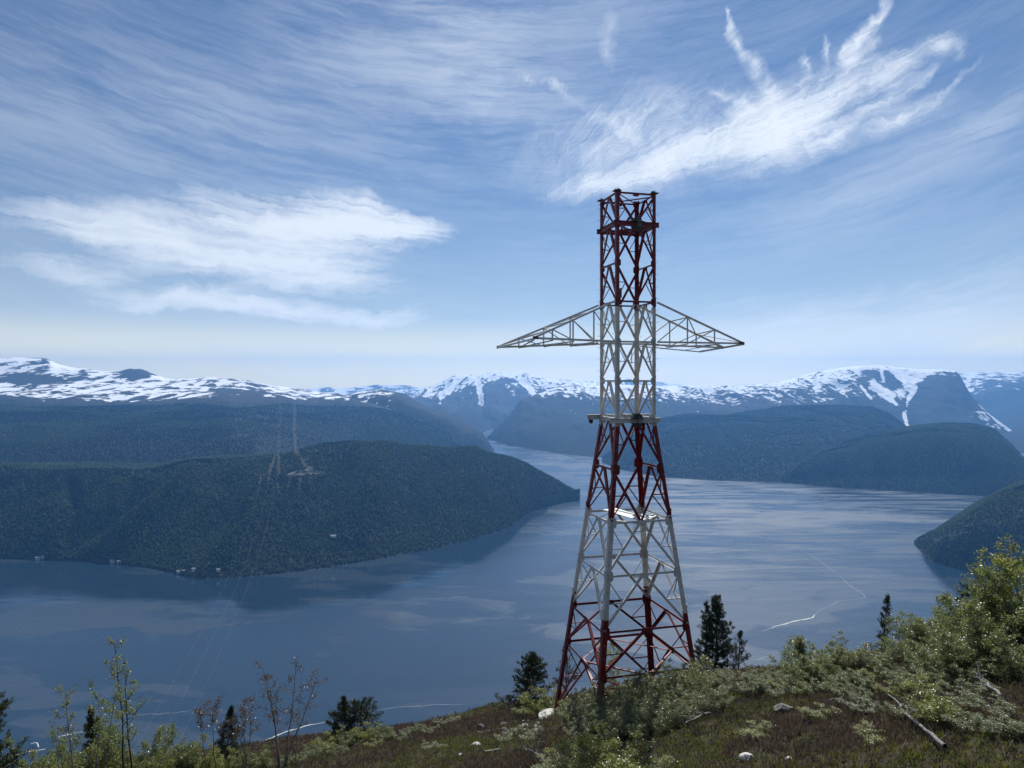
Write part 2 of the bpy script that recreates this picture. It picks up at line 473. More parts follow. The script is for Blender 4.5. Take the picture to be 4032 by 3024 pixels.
headland, HL = loft('hill', -700, 2283, 720,
    [dict(py=shore, amp=0.0), dict(py=b1[0], D=b1[1], amp=0.25), dict(py=b2[0], D=b2[1], amp=1.0), dict(py=b3[0], D=b3[1], amp=0.8),
     dict(py=rim, D=rimD, amp=0.30),
     dict(z=[(-700,-425),(600,-440),(1000,-440),(1500,-430),(2000,-520),(2283,-604)], D=[(-700,3500),(1500,4200),(2000,4200),(2283,3700)], amp=0.3),
     dict(z=[(-700,-470),(1500,-520),(2000,-600),(2283,-606)], D=[(-700,4200),(1500,5200),(2000,4900),(2283,3800)], amp=0.0)],
    [14, 60, 60, 36, 14, 8], M_forest, 40, 380, 3, gully=170, gscale=340, post=headland_post, carve=headland_carve,
    label='wooded headland sloping down to a point in the fjord on the left')

# --- left plateau with the snowy mountain behind
skyl = [(-900,1395),(0,1412),(60,1407),(180,1411),(230,1435),(290,1449),(330,1450),(400,1462),(470,1462),(510,1451),(560,1453),(600,1470),(650,1489),
        (750,1491),(830,1484),(900,1490),(980,1498),(1060,1518),(1150,1527),(1250,1541),(1330,1550),(1400,1562),(1463,1582),(1560,1620),(1680,1672),(1767,1726),(1803,1768)]
def plateau_post(att, px, py, X, D, Z):
    c = np.zeros(px.shape)
    c = np.maximum(c, 0.55 * np.clip(1.5 - seg_dist(px, py, [(1104,1590),(1100,1700),(1098,1795)]) / 5, 0, 1))
    c = np.maximum(c, 0.75 * np.clip(1.5 - seg_dist(px, py, [(1160,1600),(1160,1700),(1165,1790)]) / 6, 0, 1))
    for cx, cy, rx, ry, k in ((300,1710,160,10,.30),(60,1715,80,12,.3),(350,1685,60,8,.3),(650,1690,110,8,.22),(950,1715,60,10,.3),(560,1765,60,7,.25),(980,1690,40,8,.25),(480,1838,40,4,.6)):
        c = np.maximum(c, k * np.clip(1.5 * (1 - np.hypot((px - cx) / rx, (py - cy) / ry)), 0, 1))
    att[..., 2] = 0.6 * c
    # bare top of the dark knoll
    att[..., 0] -= 0.75 * np.clip(1.4 - np.hypot((px - 520) / 70, (py - 1475) / 16), 0, 1)
    att[..., 0] -= 0.55 * np.clip(1.4 - np.hypot((px - 130) / 150, (py - 1490) / 22), 0, 1)
    att[..., 0] -= 0.4 * np.clip(1.4 - np.hypot((px - 940) / 110, (py - 1545) / 16), 0, 1)
_, PL = loft('mountain', -900, 1803, 620,
    [dict(z=[(-900,-480),(1803,-520)], D=[(-900,3400),(1000,3500),(1400,4600),(1803,5200)], amp=0.2),
     dict(py=[(-900,1800),(600,1815),(1100,1790),(1400,1760),(1600,1750),(1803,1780)], D=[(-900,3600),(1000,3700),(1400,5000),(1803,5500)], amp=0.3),
     dict(py=[(-900,1690),(900,1690),(1300,1680),(1500,1680),(1680,1710),(1803,1774)], D=[(-900,4200),(900,4300),(1400,5400),(1803,5750)], amp=0.8),
     dict(py=[(-900,1600),(0,1600),(900,1600),(1300,1605),(1463,1610),(1560,1632),(1680,1680),(1767,1730),(1803,1771)], D=[(-900,5400),(900,5500),(1250,6300),(1803,5950)], amp=0.8, rock=0.25, snow=-0.35),
     dict(py=[(-900,1555),(0,1560),(600,1565),(1000,1558),(1250,1568),(1400,1575),(1463,1590),(1560,1623),(1680,1674),(1767,1727),(1803,1769)], D=[(-900,6000),(900,6100),(1250,6800),(1803,6050)], amp=0.7, rock=1.0,
          snow=[(-900,.62),(1300,.62),(1440,.3),(1500,-.3)]),
     dict(py=[(-900,1480),(0,1490),(300,1505),(600,1515),(1000,1528),(1250,1554),(1400,1568),(1463,1584),(1560,1620),(1680,1672),(1767,1726),(1803,1768)], D=[(-900,6900),(900,6900),(1250,7400),(1803,6100)], amp=0.5, rock=1.0,
          snow=[(-900,.66),(1300,.62),(1440,.3),(1500,-.3)]),
     dict(py=skyl, D=[(-900,7900),(900,7700),(1250,8000),(1803,6150)], amp=0.10, rock=1.0, snow=[(-900,.86),(1300,.62),(1440,.3),(1500,-.3)]),
     dict(z=[(-900,150),(1200,-250),(1803,-600)], D=[(-900,10500),(1200,10000),(1803,6600)], amp=0, rock=1.0, snow=.5)],
    [10, 34, 36, 40, 34, 34, 8], M_alpine, 34, 520, 11, gully=50, gscale=340, post=plateau_post,
    label='broad wooded plateau rising to a long snow streaked mountain on the left', ridged=False)

# --- dark promontory behind the headland
_, PR = loft('hill', 1250, 1950, 260,
    [dict(z=[(1250,-604),(1950,-604)], D=[(1250,6000),(1950,5985)], amp=0),
     dict(py=[(1250,1700),(1500,1690),(1700,1712),(1850,1745),(1950,1784)], D=[(1250,6300),(1950,6020)], amp=0.8),
     dict(py=[(1250,1640),(1330,1600),(1400,1566),(1500,1562),(1600,1585),(1669,1620),(1750,1650),(1820,1685),(1900,1728),(1950,1783)], D=[(1250,7000),(1950,6080)], amp=0.5, rock=.5, snow=[(1250,.55),(1540,.5),(1600,-.5)]),
     dict(py=[(1250,1620),(1330,1570),(1400,1545),(1500,1534),(1560,1545),(1593,1552),(1669,1598),(1750,1625),(1810,1653),(1897,1701),(1930,1745),(1950,1782)], D=[(1250,7700),(1600,7300),(1950,6120)], amp=0.10, rock=.7, snow=[(1250,.62),(1540,.55),(1600,-.6)]),
     dict(z=[(1250,-300),(1700,-400),(1950,-604)], D=[(1250,9000),(1950,6300)], amp=0)],
    [30, 40, 30, 8], M_alpine, 30, 420, 23, gully=130, gscale=240, label='dark steep promontory dropping into the fjord behind the headland')

# --- central snowy mountain at the head of the fjord
def central_post(att, px, py, X, D, Z):
    for pts, wd in (([(1735,1545),(1732,1590)], 5), ([(1880,1500),(1895,1560),(1899,1596)], 9), ([(2060,1500),(2100,1550)], 12), ([(1800,1500),(1740,1560)], 10)):
        att[..., 0] += 0.8 * np.clip(1.5 - seg_dist(px, py, pts) / wd, 0, 1)
    for cx, cy, rx, ry, k in ((1965,1545,45,40,1.0),(1850,1530,30,14,.5),(2000,1500,60,14,.45),(1800,1560,22,20,.6),(2060,1540,40,16,.4)):
        att[..., 0] -= k * np.clip(1.5 * (1 - np.hypot((px - cx) / rx, (py - cy) / ry)), 0, 1)
loft('mountain', 1520, 2460, 420,
    [dict(z=[(1520,-604),(2460,-604)], D=[(1520,7600),(2460,7600)], amp=0),
     dict(py=[(1520,1680),(1750,1650),(1850,1670),(1930,1712),(2000,1680),(2460,1640)], D=[(1520,8600),(2460,8600)], amp=0.6, snow=-.6),
     dict(py=[(1520,1625),(1650,1592),(1750,1590),(1850,1598),(1900,1604),(1960,1600),(2050,1592),(2200,1590),(2460,1590)], D=[(1520,10000),(2460,10000)], amp=0.9, rock=.7, snow=.02),
     dict(py=[(1520,1610),(1625,1568),(1674,1550),(1734,1535),(1800,1528),(1900,1522),(2000,1520),(2100,1530),(2200,1545),(2460,1550)], D=[(1520,11200),(2460,11200)], amp=0.9, rock=1, snow=.62),
     dict(py=[(1520,1602),(1625,1560),(1674,1533),(1700,1522),(1734,1506),(1788,1483),(1875,1479),(1951,1465),(2032,1467),(2076,1471),(2114,1482),(2168,1493),(2222,1494),(2331,1501),(2460,1508)], D=[(1520,12300),(2460,12300)], amp=0.12, rock=1, snow=.86),
     dict(z=[(1520,-450),(2460,-100)], D=[(1520,14000),(2460,14000)], amp=0, snow=.5)],
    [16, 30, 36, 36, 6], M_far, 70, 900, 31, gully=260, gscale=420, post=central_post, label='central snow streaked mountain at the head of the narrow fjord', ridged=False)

# --- far right bank of the narrow fjord
loft('mountain', 1918, 2760, 360,
    [dict(py=[(1918,1727),(1960,1741),(2005,1756),(2114,1772),(2195,1786),(2330,1800),(2760,1812)], amp=0),
     dict(py=[(1918,1726),(1960,1722),(2010,1700),(2114,1690),(2200,1690),(2760,1700)], D=[(1918,7400),(2010,6900),(2114,6700),(2300,6500),(2760,6500)], amp=0.7),
     dict(py=[(1918,1725.5),(1960,1692),(2010,1640),(2048,1600),(2114,1598),(2200,1594),(2350,1605),(2760,1600)], D=[(1918,7420),(2010,7500),(2114,7800),(2760,7800)], amp=0.5, rock=.2, snow=[(1918,-.5),(2050,-.4),(2120,-.1),(2160,.15),(2760,.15)]),
     dict(py=[(1918,1725.3),(1960,1688),(2010,1632),(2048,1586),(2080,1570),(2130,1558),(2200,1545),(2350,1550),(2760,1555)], D=[(1918,7440),(2010,7800),(2114,8600),(2760,8600)], amp=0.5, rock=.8, snow=[(1918,-.5),(2040,-.3),(2100,.5),(2160,.66),(2760,.66)]),
     dict(py=[(1918,1725.2),(1960,1687),(2010,1630),(2048,1584),(2080,1566),(2120,1552),(2160,1535),(2195,1518),(2260,1506),(2330,1508),(2450,1515),(2600,1520),(2760,1522)], D=[(1918,7450),(2010,7900),(2114,9000),(2300,9900),(2760,9900)], amp=0.08, rock=1, snow=[(1918,-.5),(2040,-.3),(2100,.6),(2160,.8),(2760,.84)]),
     dict(z=[(1918,-610),(2114,-500),(2760,-300)], D=[(1918,7900),(2114,10500),(2760,11800)], amp=0, snow=.5)],
    [30, 44, 30, 30, 6], M_alpine, 34, 420, 41, gully=170, gscale=330, label='steep far bank of the narrow fjord with snow on its top')

# --- mid hill on the right bank
_, MH = loft('hill', 2370, 3640, 460,
    [dict(py=[(2370,1822),(2440,1848),(2590,1879),(2800,1893),(3089,1903),(3300,1921),(3470,1931),(3640,1942)], amp=0),
     dict(py=[(2370,1821),(2440,1835),(2590,1850),(2800,1860),(3089,1868),(3300,1880),(3640,1915)], D=[(2370,5260),(2440,4900),(2590,4560),(2800,4420),(3089,4330),(3300,4150),(3640,3900)], amp=0.5),
     dict(py=[(2370,1820),(2440,1790),(2590,1745),(2800,1735),(3000,1722),(3200,1715),(3500,1740),(3640,1800)], D=[(2370,5280),(2440,5250),(2590,5200),(3200,5200),(3640,4900)], amp=1.0),
     dict(py=[(2370,1819),(2450,1757),(2520,1702),(2600,1654),(2700,1636),(2850,1640),(2950,1622),(3060,1606),(3158,1599),(3300,1597),(3435,1605),(3504,1632),(3567,1681),(3640,1735)], D=[(2370,5300),(2450,5700),(2600,6400),(3640,6400)], amp=0.14),
     dict(z=[(2370,-600),(2600,-430),(3640,-560)], D=[(2370,5700),(2600,7200),(3640,7200)], amp=0)],
    [12, 46, 46, 8], M_forest, 30, 480, 53, gully=190, gscale=380, label='long wooded hillside on the far right bank with faint gullies')

# --- rounded hump on the right bank
_, HU = loft('hill', 3080, 4300, 420,
    [dict(py=[(3080,1902),(3300,1922),(3470,1932),(3678,1945),(3942,1956),(4100,1962),(4300,1970)], amp=0),
     dict(py=[(3080,1899),(3300,1895),(3470,1890),(3678,1890),(3942,1900),(4100,1935),(4300,1966)], D=[(3080,4215),(3300,4060),(3678,3880),(3942,3760),(4300,3600)], amp=0.4),
     dict(py=[(3080,1897),(3200,1825),(3350,1775),(3500,1745),(3678,1730),(3850,1745),(3950,1790),(4031,1850),(4100,1915),(4300,1964)], D=[(3080,4230),(3350,4250),(3678,4100),(3942,4000),(4300,3650)], amp=0.7),
     dict(py=[(3080,1896),(3150,1830),(3250,1775),(3350,1736),(3450,1706),(3573,1685),(3640,1676),(3712,1670),(3780,1670),(3850,1675),(3920,1696),(3975,1743),(4031,1806),(4100,1885),(4200,1950),(4300,1963)], D=[(3080,4240),(3350,4700),(3678,4800),(3942,4600),(4300,3680)], amp=0.12),
     dict(z=[(3080,-606),(3600,-420),(3950,-520),(4300,-606)], D=[(3080,4400),(3600,5600),(4300,3900)], amp=0)],
    [14, 40, 40, 8], M_forest, 22, 420, 67, gully=80, gscale=300, label='dark rounded wooded hump on the right bank')

# --- right snowy mountain with the gullied cliff
def right_post(att, px, py, X, D, Z):
    for pts, wd, k in (([(3440,1510),(3490,1560),(3540,1600),(3562,1640),(3572,1680)], 9, 1.2), ([(3605,1525),(3575,1580),(3562,1640)], 8, 1.2), ([(3440,1510),(3500,1560)], 20, 1.0),
                       ([(3585,1520),(3600,1545)], 16, .9), ([(3470,1460),(3480,1500)], 6, .9), ([(3700,1525),(3730,1560)], 5, .7), ([(3390,1520),(3430,1570)], 5, .8),
                       ([(3520,1465),(3560,1500)], 14, .7)):
        att[..., 0] += k * np.clip(1.5 - seg_dist(px, py, pts) / wd, 0, 1)
    for cx, cy, rx, ry, k in ((3730,1560,150,105,1.5),(3470,1500,110,55,.75),(3450,1610,260,52,1.0),(3610,1580,60,70,.7),(3150,1640,400,40,.6)):
        att[..., 0] -= k * np.clip(1.6 * (1 - np.hypot((px - cx) / rx, (py - cy) / ry)), 0, 1)
loft('mountain', 2560, 3990, 560,
    [dict(z=[(2560,-560),(3990,-600)], D=[(2560,6500),(3990,6500)], amp=0, snow=-.7),
     dict(py=[(2560,1640),(3100,1632),(3300,1660),(3567,1690),(3850,1690),(3990,1730)], D=[(2560,7300),(3990,7300)], amp=0.5, snow=-.5, rock=.2),
     dict(py=[(2560,1592),(2900,1590),(3100,1588),(3250,1590),(3400,1600),(3540,1612),(3700,1610),(3837,1630),(3885,1660),(3990,1722)], D=[(2560,8100),(3400,8000),(3990,7700)], amp=0.9, rock=.8, snow=.36),
     dict(py=[(2560,1550),(2800,1548),(3000,1540),(3123,1528),(3227,1512),(3331,1505),(3435,1510),(3540,1525),(3640,1520),(3733,1515),(3790,1540),(3830,1590),(3885,1640),(3990,1712)], D=[(2560,9000),(3300,8900),(3733,8450),(3990,7800)], amp=0.9, rock=1, snow=.66),
     dict(py=[(2560,1524),(2700,1518),(2800,1522),(2900,1524),(3040,1513),(3123,1490),(3170,1476),(3227,1463),(3331,1446),(3435,1440),(3504,1443),(3560,1450),(3608,1456),(3733,1458),(3765,1463),(3781,1480),(3802,1522),(3837,1577),(3885,1625),(3990,1700)], D=[(2560,10000),(3300,9800),(3733,9000),(3990,7900)], amp=0.08, rock=1, snow=.90, sm=1),
     dict(z=[(2560,-300),(3700,-100),(3990,-620)], D=[(2560,12000),(3700,11000),(3990,8600)], amp=0, snow=.6)],
    [10, 36, 44, 44, 6], M_alpine, 42, 520, 71, gully=190, gscale=300, post=right_post, label='snow covered mountain on the right with a gullied dark cliff', ridged=False)

# --- mountains beyond it on the right edge
loft('mountain', 3640, 4600, 260,
    [dict(z=[(3640,-604),(4600,-604)], D=[(3640,5900),(4600,5700)], amp=0, snow=-.9),
     dict(py=[(3640,1730),(3850,1725),(4031,1712),(4600,1690)], D=[(3640,7400),(4600,7200)], amp=0.7, snow=-.9),
     dict(py=[(3640,1680),(3850,1640),(4031,1600),(4600,1560)], D=[(3640,10200),(4600,10200)], amp=0.7, snow=-.4),
     dict(py=[(3640,1600),(3800,1560),(3880,1530),(3960,1512),(4031,1505),(4600,1480)], D=[(3640,11200),(4600,11200)], amp=0.7, rock=.8, snow=.42),
     dict(py=[(3640,1500),(3720,1480),(3775,1467),(3885,1464),(3965,1468),(4031,1461),(4200,1455),(4600,1440)], D=[(3640,13000),(4600,13000)], amp=0.10, rock=1, snow=.80),
     dict(z=[(3640,-200),(4600,-200)], D=[(3640,14500),(4600,14500)], amp=0, snow=.6)],
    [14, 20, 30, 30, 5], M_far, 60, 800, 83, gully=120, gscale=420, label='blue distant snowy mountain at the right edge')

# --- farthest snowy ridges
loft('mountain', 1100, 3250, 420,
    [dict(z=[(1100,-500),(3250,-500)], D=[(1100,14500),(3250,14500)], amp=0, snow=.2),
     dict(py=[(1100,1560),(3250,1560)], D=[(1100,15500),(3250,15500)], amp=0.8, rock=1, snow=.55),
     dict(py=[(1100,1540),(1240,1530),(1290,1524),(1340,1533),(1408,1524),(1480,1515),(1530,1517),(1604,1517),(1674,1530),(1900,1530),(2300,1504),(2400,1503),(2440,1496),(2470,1490),(2500,1496),(2560,1503),(2600,1503),(2640,1510),(2700,1516),(2850,1524),(3000,1511),(3050,1514),(3250,1520)],
          D=[(1100,17000),(3250,17000)], amp=0.12, rock=1, snow=.72, sm=1),
     dict(z=[(1100,-300),(3250,-300)], D=[(1100,18500),(3250,18500)], amp=0, snow=.6)],
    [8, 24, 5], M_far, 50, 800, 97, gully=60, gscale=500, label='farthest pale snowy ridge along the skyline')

# --- near headland on the right edge
nr_shore = [(3599,2140),(3610,2160),(3622,2176),(3677,2214),(3747,2235),(3809,2250),(3900,2275),(4032,2305),(4600,2420)]
nr, NR = loft('hill', 3599, 4600, 420,
    [dict(py=nr_shore, amp=0),
     dict(py=[(3599,2139),(3622,2150),(3677,2178),(3747,2190),(3809,2198),(3900,2215),(4032,2235),(4600,2330)], D=[(3599,2626),(3677,2365),(3809,2255),(4032,2110),(4600,1860)], amp=0.4),
     dict(py=[(3599,2138),(3622,2138),(3677,2140),(3747,2120),(3816,2085),(3885,2060),(4031,2030),(4600,1980)], D=[(3599,2630),(3677,2390),(3809,2300),(4032,2230),(4600,2000)], amp=0.9),
     dict(py=[(3599,2137),(3622,2133),(3677,2124),(3747,2084),(3816,2028),(3885,1983),(3941,1956),(4031,1928),(4600,1810)], D=[(3599,2634),(3677,2430),(3747,2400),(3809,2410),(4032,2460),(4600,2400)], amp=0.2),
     dict(z=[(3599,-606),(3700,-590),(4032,-470),(4600,-350)], D=[(3599,2700),(4032,3500),(4600,3500)], amp=0)],
    [12, 40, 40, 8], M_forest, 16, 260, 101, gully=36, gscale=200, label='wooded rocky point jutting into the fjord at the right edge')

# ------------------------------------------------------------------ fjord
mw, t, out = material('fjord_water')
geo = t.new('ShaderNodeNewGeometry'); P = geo.outputs['Position']
wind = t.sep(t.new('ShaderNodeAttribute', attribute_name='wind').outputs['Vector'])
# calm slicks and rippled lanes, drawn out along the wind
pm = t.mapping(P, rot=(0, 0, math.radians(-14)), scale=(0.00075, 0.0017, 0))
warp = t.noise(pm, 1.2, 4, 0.5)[1]
pm2 = t.vmath('ADD', pm, t.vmath('SCALE', t.vmath('SUBTRACT', warp, (0.5,0.5,0.5)), scale=1.3))
lane = t.noise(pm2, 1.5, 6, 0.55, 0.5)[0]
slick = t.ramp(lane, 0.495, 0.540)
bright = t.ramp(t.noise(pm2, 2.7, 5, 0.6, 0.6)[0], 0.57, 0.70)
streak = t.noise(t.mapping(P, rot=(0, 0, math.radians(-7)), scale=(0.0018, 0.0105, 0)), 1.0, 8, 0.70, 1.3)[0]
sk = t.ramp(streak, 0.40, 0.68)
rough = t.math('ADD', wind[0], t.math('MULTIPLY', t.math('SUBTRACT', sk, 0.35), t.math('ADD', t.math('MULTIPLY', wind[1], 0.30), 0.05)))
rough = t.math('ADD', rough, t.math('MULTIPLY', slick, t.math('MULTIPLY', wind[2], 0.055)))
rough = t.math('ADD', rough, t.math('MULTIPLY', bright, t.math('MULTIPLY', wind[2], 0.075)))
wcol = t.mix(slick, (0.011, 0.028, 0.049), (0.032, 0.047, 0.064))  # paler base in the slicks stands in for the sky they reflect
bw = principled(t, wcol, t.math('MAXIMUM', rough, 0.05), 0.85)
bw.inputs['IOR'].default_value = 1.333
wv = t.noise(t.mapping(P, scale=(0.03, 0.07, 0)), 1.0, 4, 0.6)[0]
wv2 = t.noise(t.mapping(P, scale=(0.004, 0.014, 0)), 1.0, 3, 0.6)[0]
t.put(bw.inputs['Normal'], bump(t, t.math('ADD', wv, t.math('MULTIPLY', wv2, 3.0)), 0.22, 1.0))
t.l.new(bw.outputs[0], out.inputs[0])
# sheet: fine fan of cells in front of the viewer, a wide apron round it
px = np.linspace(-900, 4900, 380)
Ds = np.concatenate([[400], np.geomspace(700, 19000, 300)])
PX, DD = np.meshgrid(px, Ds)
X = (PX - 2016) / F * DD
PY = 1500 + H * F / DD
wd0 = np.full(PX.shape, 0.225); st0 = np.zeros(PX.shape); ln0 = np.ones(PX.shape)
n_a = fbm(X / 420, DD / 160, 4, 5); n_b = fbm(X / 130, DD / 60, 4, 8)
def sm(x): x = np.clip(x, 0, 1); return x * x * (3 - 2 * x)
reach = sm((PX - 2250) / 450) * sm((2330 - PY + 120 * n_a) / 150)
wd0 += 0.060 * sm((PX - 1900) / 700) * sm((2900 - PY) / 500)
wd0 += 0.045 * reach; st0 += reach * (0.55 + 0.45 * sm((2090 - PY) / 60)); ln0 *= 1 - 0.8 * reach
for cx, cy, rx, ry, k in ((3300,2030,430,30,.20),(2800,2010,320,24,.16),(2850,1895,380,14,.14),(2600,2060,260,50,.08),(3100,2070,500,40,.08),(3000,2060,500,60,.04),(3650,1960,400,20,.05),(2250,1770,140,14,.06),(2140,1800,120,40,.02),
                          (1480,2410,130,44,.09),(1560,2440,60,40,.08),(1330,2520,80,26,.09),(1270,2580,50,18,.08),(1650,2450,140,24,.06),(1300,2490,200,50,.05),(1650,2090,80,26,.04),(2100,2085,200,18,.05),(200,2400,500,60,.03)):
    wd0 += k * sm(1.25 * (1 - np.hypot((PX - cx) / rx, (PY - cy) / ry) + 0.9 * n_b))
r_ = np.hypot((PX - 620) / 480, (PY - 2400) / 105)
n_c = fbm(X / 500 + DD / 900, DD / 38, 5, 12)
wd0 += 0.12 * np.clip(1 - r_, 0, 1) ** 1.1 * np.clip(0.75 + 1.6 * n_c, 0, 1.4)
r_ = np.hypot((PX - 1650) / 520, (PY - 2400) / 160)
wd0 += 0.05 * np.clip(1 - r_, 0, 1) * np.clip(0.6 + 2.5 * n_c, 0, 1.4)
shy = np.interp(PX, *zip(*shore))
lim = np.interp(PX, [-900, 0, 450, 750, 1100, 1500, 1900, 2060, 2200], [150, 150, 120, 80, 120, 105, 70, 25, 0])
shel = sm((lim - (PY - shy)) / (lim * 0.5 + 8) + 1.0 + 1.0 * n_a + 0.4 * n_b) * (PY > shy - 30) * (PX < 2150)
nry = np.interp(PX, *zip(*nr_shore))
limr = np.interp(PX, [3600, 3700, 3900, 4300], [0, 60, 170, 200])
shel = np.maximum(shel, sm((limr - (PY - nry)) / (limr * 0.5 + 8) + 0.6 + 0.8 * n_a) * (PX > 3640) * (PY > nry - 20))
far = sm((PX - 1850) / 80) * sm((2700 - PX) / 200) * sm((1900 - PY) / 40)
shel = np.maximum(shel, 0.0 * far)
wd0 = wd0 * (1 - shel) + 0.07 * shel; st0 *= 1 - shel; ln0 *= 1 - shel
V = np.stack([X, DD, np.full(X.shape, -H)], -1).reshape(-1, 3)
idx = np.arange(X.size).reshape(X.shape)
Q = np.stack([idx[:-1, :-1], idx[:-1, 1:], idx[1:, 1:], idx[1:, :-1]], -1).reshape(-1, 4)
me = np_mesh('water', V, Q)
a = me.attributes.new('wind', 'FLOAT_VECTOR', 'POINT')
a.data.foreach_set('vector', np.stack([wd0, st0, ln0], -1).astype(np.float32).ravel())
water = tag(link_mesh('water', me, mw), 'blue grey fjord with calm slicks and rippled lanes', kind='structure')

# pale foam and pollen lines drifting on the fjord
mf, t, out = material('foam')
t.l.new(principled(t, (0.50, 0.50, 0.44), 0.7, 0.2).outputs[0], out.inputs[0])
mf2, t, out = material('thin_foam')
t.l.new(principled(t, (0.24, 0.27, 0.29), 0.6, 0.2).outputs[0], out.inputs[0])
def foam(pts, wpx, mat, label, seed, n=90):
    """broken ribbon of foam lying just above the water; pts seen from the viewpoint, width in metres"""
    P2 = np.array(pts, float); L = np.concatenate([[0], np.cumsum(np.hypot(*np.diff(P2, axis=0).T))])
    u = np.linspace(0, L[-1], n)
    qx, qy = np.interp(u, L, P2[:, 0]), np.interp(u, L, P2[:, 1])
    D = water_D(qy); x = (qx - 2016) / F * D
    j = fbm(u / 30, u * 0, 4, seed); x = x + j * 5; D = D + fbm(u / 40, u * 0 + 9, 4, seed + 3) * 8
    tx, ty = np.gradient(x), np.gradient(D); l = np.hypot(tx, ty) + 1e-6
    wv = wpx * (0.35 + 1.3 * np.clip(fbm(u / 22, u * 0 + 4, 4, seed + 7) + 0.45, 0, 1)) * np.sin(np.linspace(0.05, np.pi - 0.05, n)) ** 0.4
    nx, ny = -ty / l * wv / 2, tx / l * wv / 2
    V = np.stack([np.concatenate([x + nx, x - nx]), np.concatenate([D + ny, D - ny]), np.full(2 * n, -H + 0.15)], -1)
    i = np.arange(n - 1)
    Q = np.stack([i, i + 1, i + 1 + n, i + n], -1)
    return tag(link_mesh('foam_line', np_mesh('foam_line', V, Q), mat), label, kind='stuff')
foam([(3145,2160),(3235,2212),(3250,2225),(3310,2270),(3345,2305),(3385,2330),(3408,2348),(3400,2358),(3360,2362),(3300,2366),(3270,2385),(3225,2405),(3205,2425)], 2.0, mf2, 'pale crooked foam line drifting on the right of the fjord', 3)
foam([(3208,2420),(3200,2432),(3160,2440),(3110,2450),(3060,2465),(3035,2475)], 5.0, mf, 'bright end of the foam line near the right conifers', 4)
foam([(3035,2475),(3000,2485)], 2.5, mf2, 'thin tail of the foam line behind the conifers', 5, 30)
foam([(990,2945),(1060,2908),(1130,2880),(1190,2862),(1280,2842)], 2.8, mf, 'bright drift line on the water near the lower left shore', 6)
foam([(230,2902),(290,2890),(330,2880)], 2.2, mf, 'short bright drift line behind the leaning birch', 7, 40)
foam([(80,2966),(150,2955),(175,2952)], 2.4, mf, 'drift line near the lower left corner', 8, 40)
foam([(120,2928),(145,2922),(155,2940)], 2.0, mf, 'hooked drift line near the lower left corner', 9, 40)
foam([(500,2822),(600,2812),(700,2805),(760,2800)], 1.3, mf2, 'faint drift line behind the thin birches', 10)
foam([(1450,2800),(1560,2785),(1700,2776),(1830,2772)], 1.2, mf2, 'faint long drift line below the calm patches', 11)
foam([(2970,2600),(3010,2588),(3050,2578)], 2.5, mf2, 'faint drift line between the pine and the birches', 12, 40)

# ------------------------------------------------------------------ haze
hz, t, out = material('haze_air')
pvn = t.new('ShaderNodeVolumePrincipled')
pvn.inputs['Color'].default_value = (0.19, 0.50, 1.0, 1)
pvn.inputs['Density'].default_value = 5.8e-5
pvn.inputs['Anisotropy'].default_value = 0.5
t.l.new(pvn.outputs[0], out.inputs[1])
bm = bmesh.new(); bmesh.ops.create_cube(bm, size=1.0)
x0, x1, y0, y1, z0, z1 = -16500, 16500, -3000, 20500, -625, 660
bmesh.ops.transform(bm, matrix=Matrix.Translation(((x0+x1)/2, (y0+y1)/2, (z0+z1)/2)) @ Matrix.Diagonal((x1-x0, y1-y0, z1-z0, 1)), verts=bm.verts)
me = bpy.data.meshes.new('haze'); bm.to_mesh(me); bm.free()
haze = tag(link_mesh('haze', me, hz), 'thin blue air over the fjord', kind='stuff')

# ------------------------------------------------------------------ far woods (geometry nodes: low crowns on scattered points)
def mat_crown(name, c0, c1):
    m, t, out = material(name)
    r = t.new('ShaderNodeObjectInfo').outputs['Random']
    b = principled(t, t.mix(r, c0, c1), 0.85, 0.1)
    t.l.new(b.outputs[0], out.inputs[0])
    return m
M_conif_far = mat_crown('far_conifer', (0.006, 0.012, 0.008), (0.012, 0.020, 0.010))
M_birch_far = mat_crown('far_birch', (0.026, 0.044, 0.015), (0.080, 0.108, 0.036))

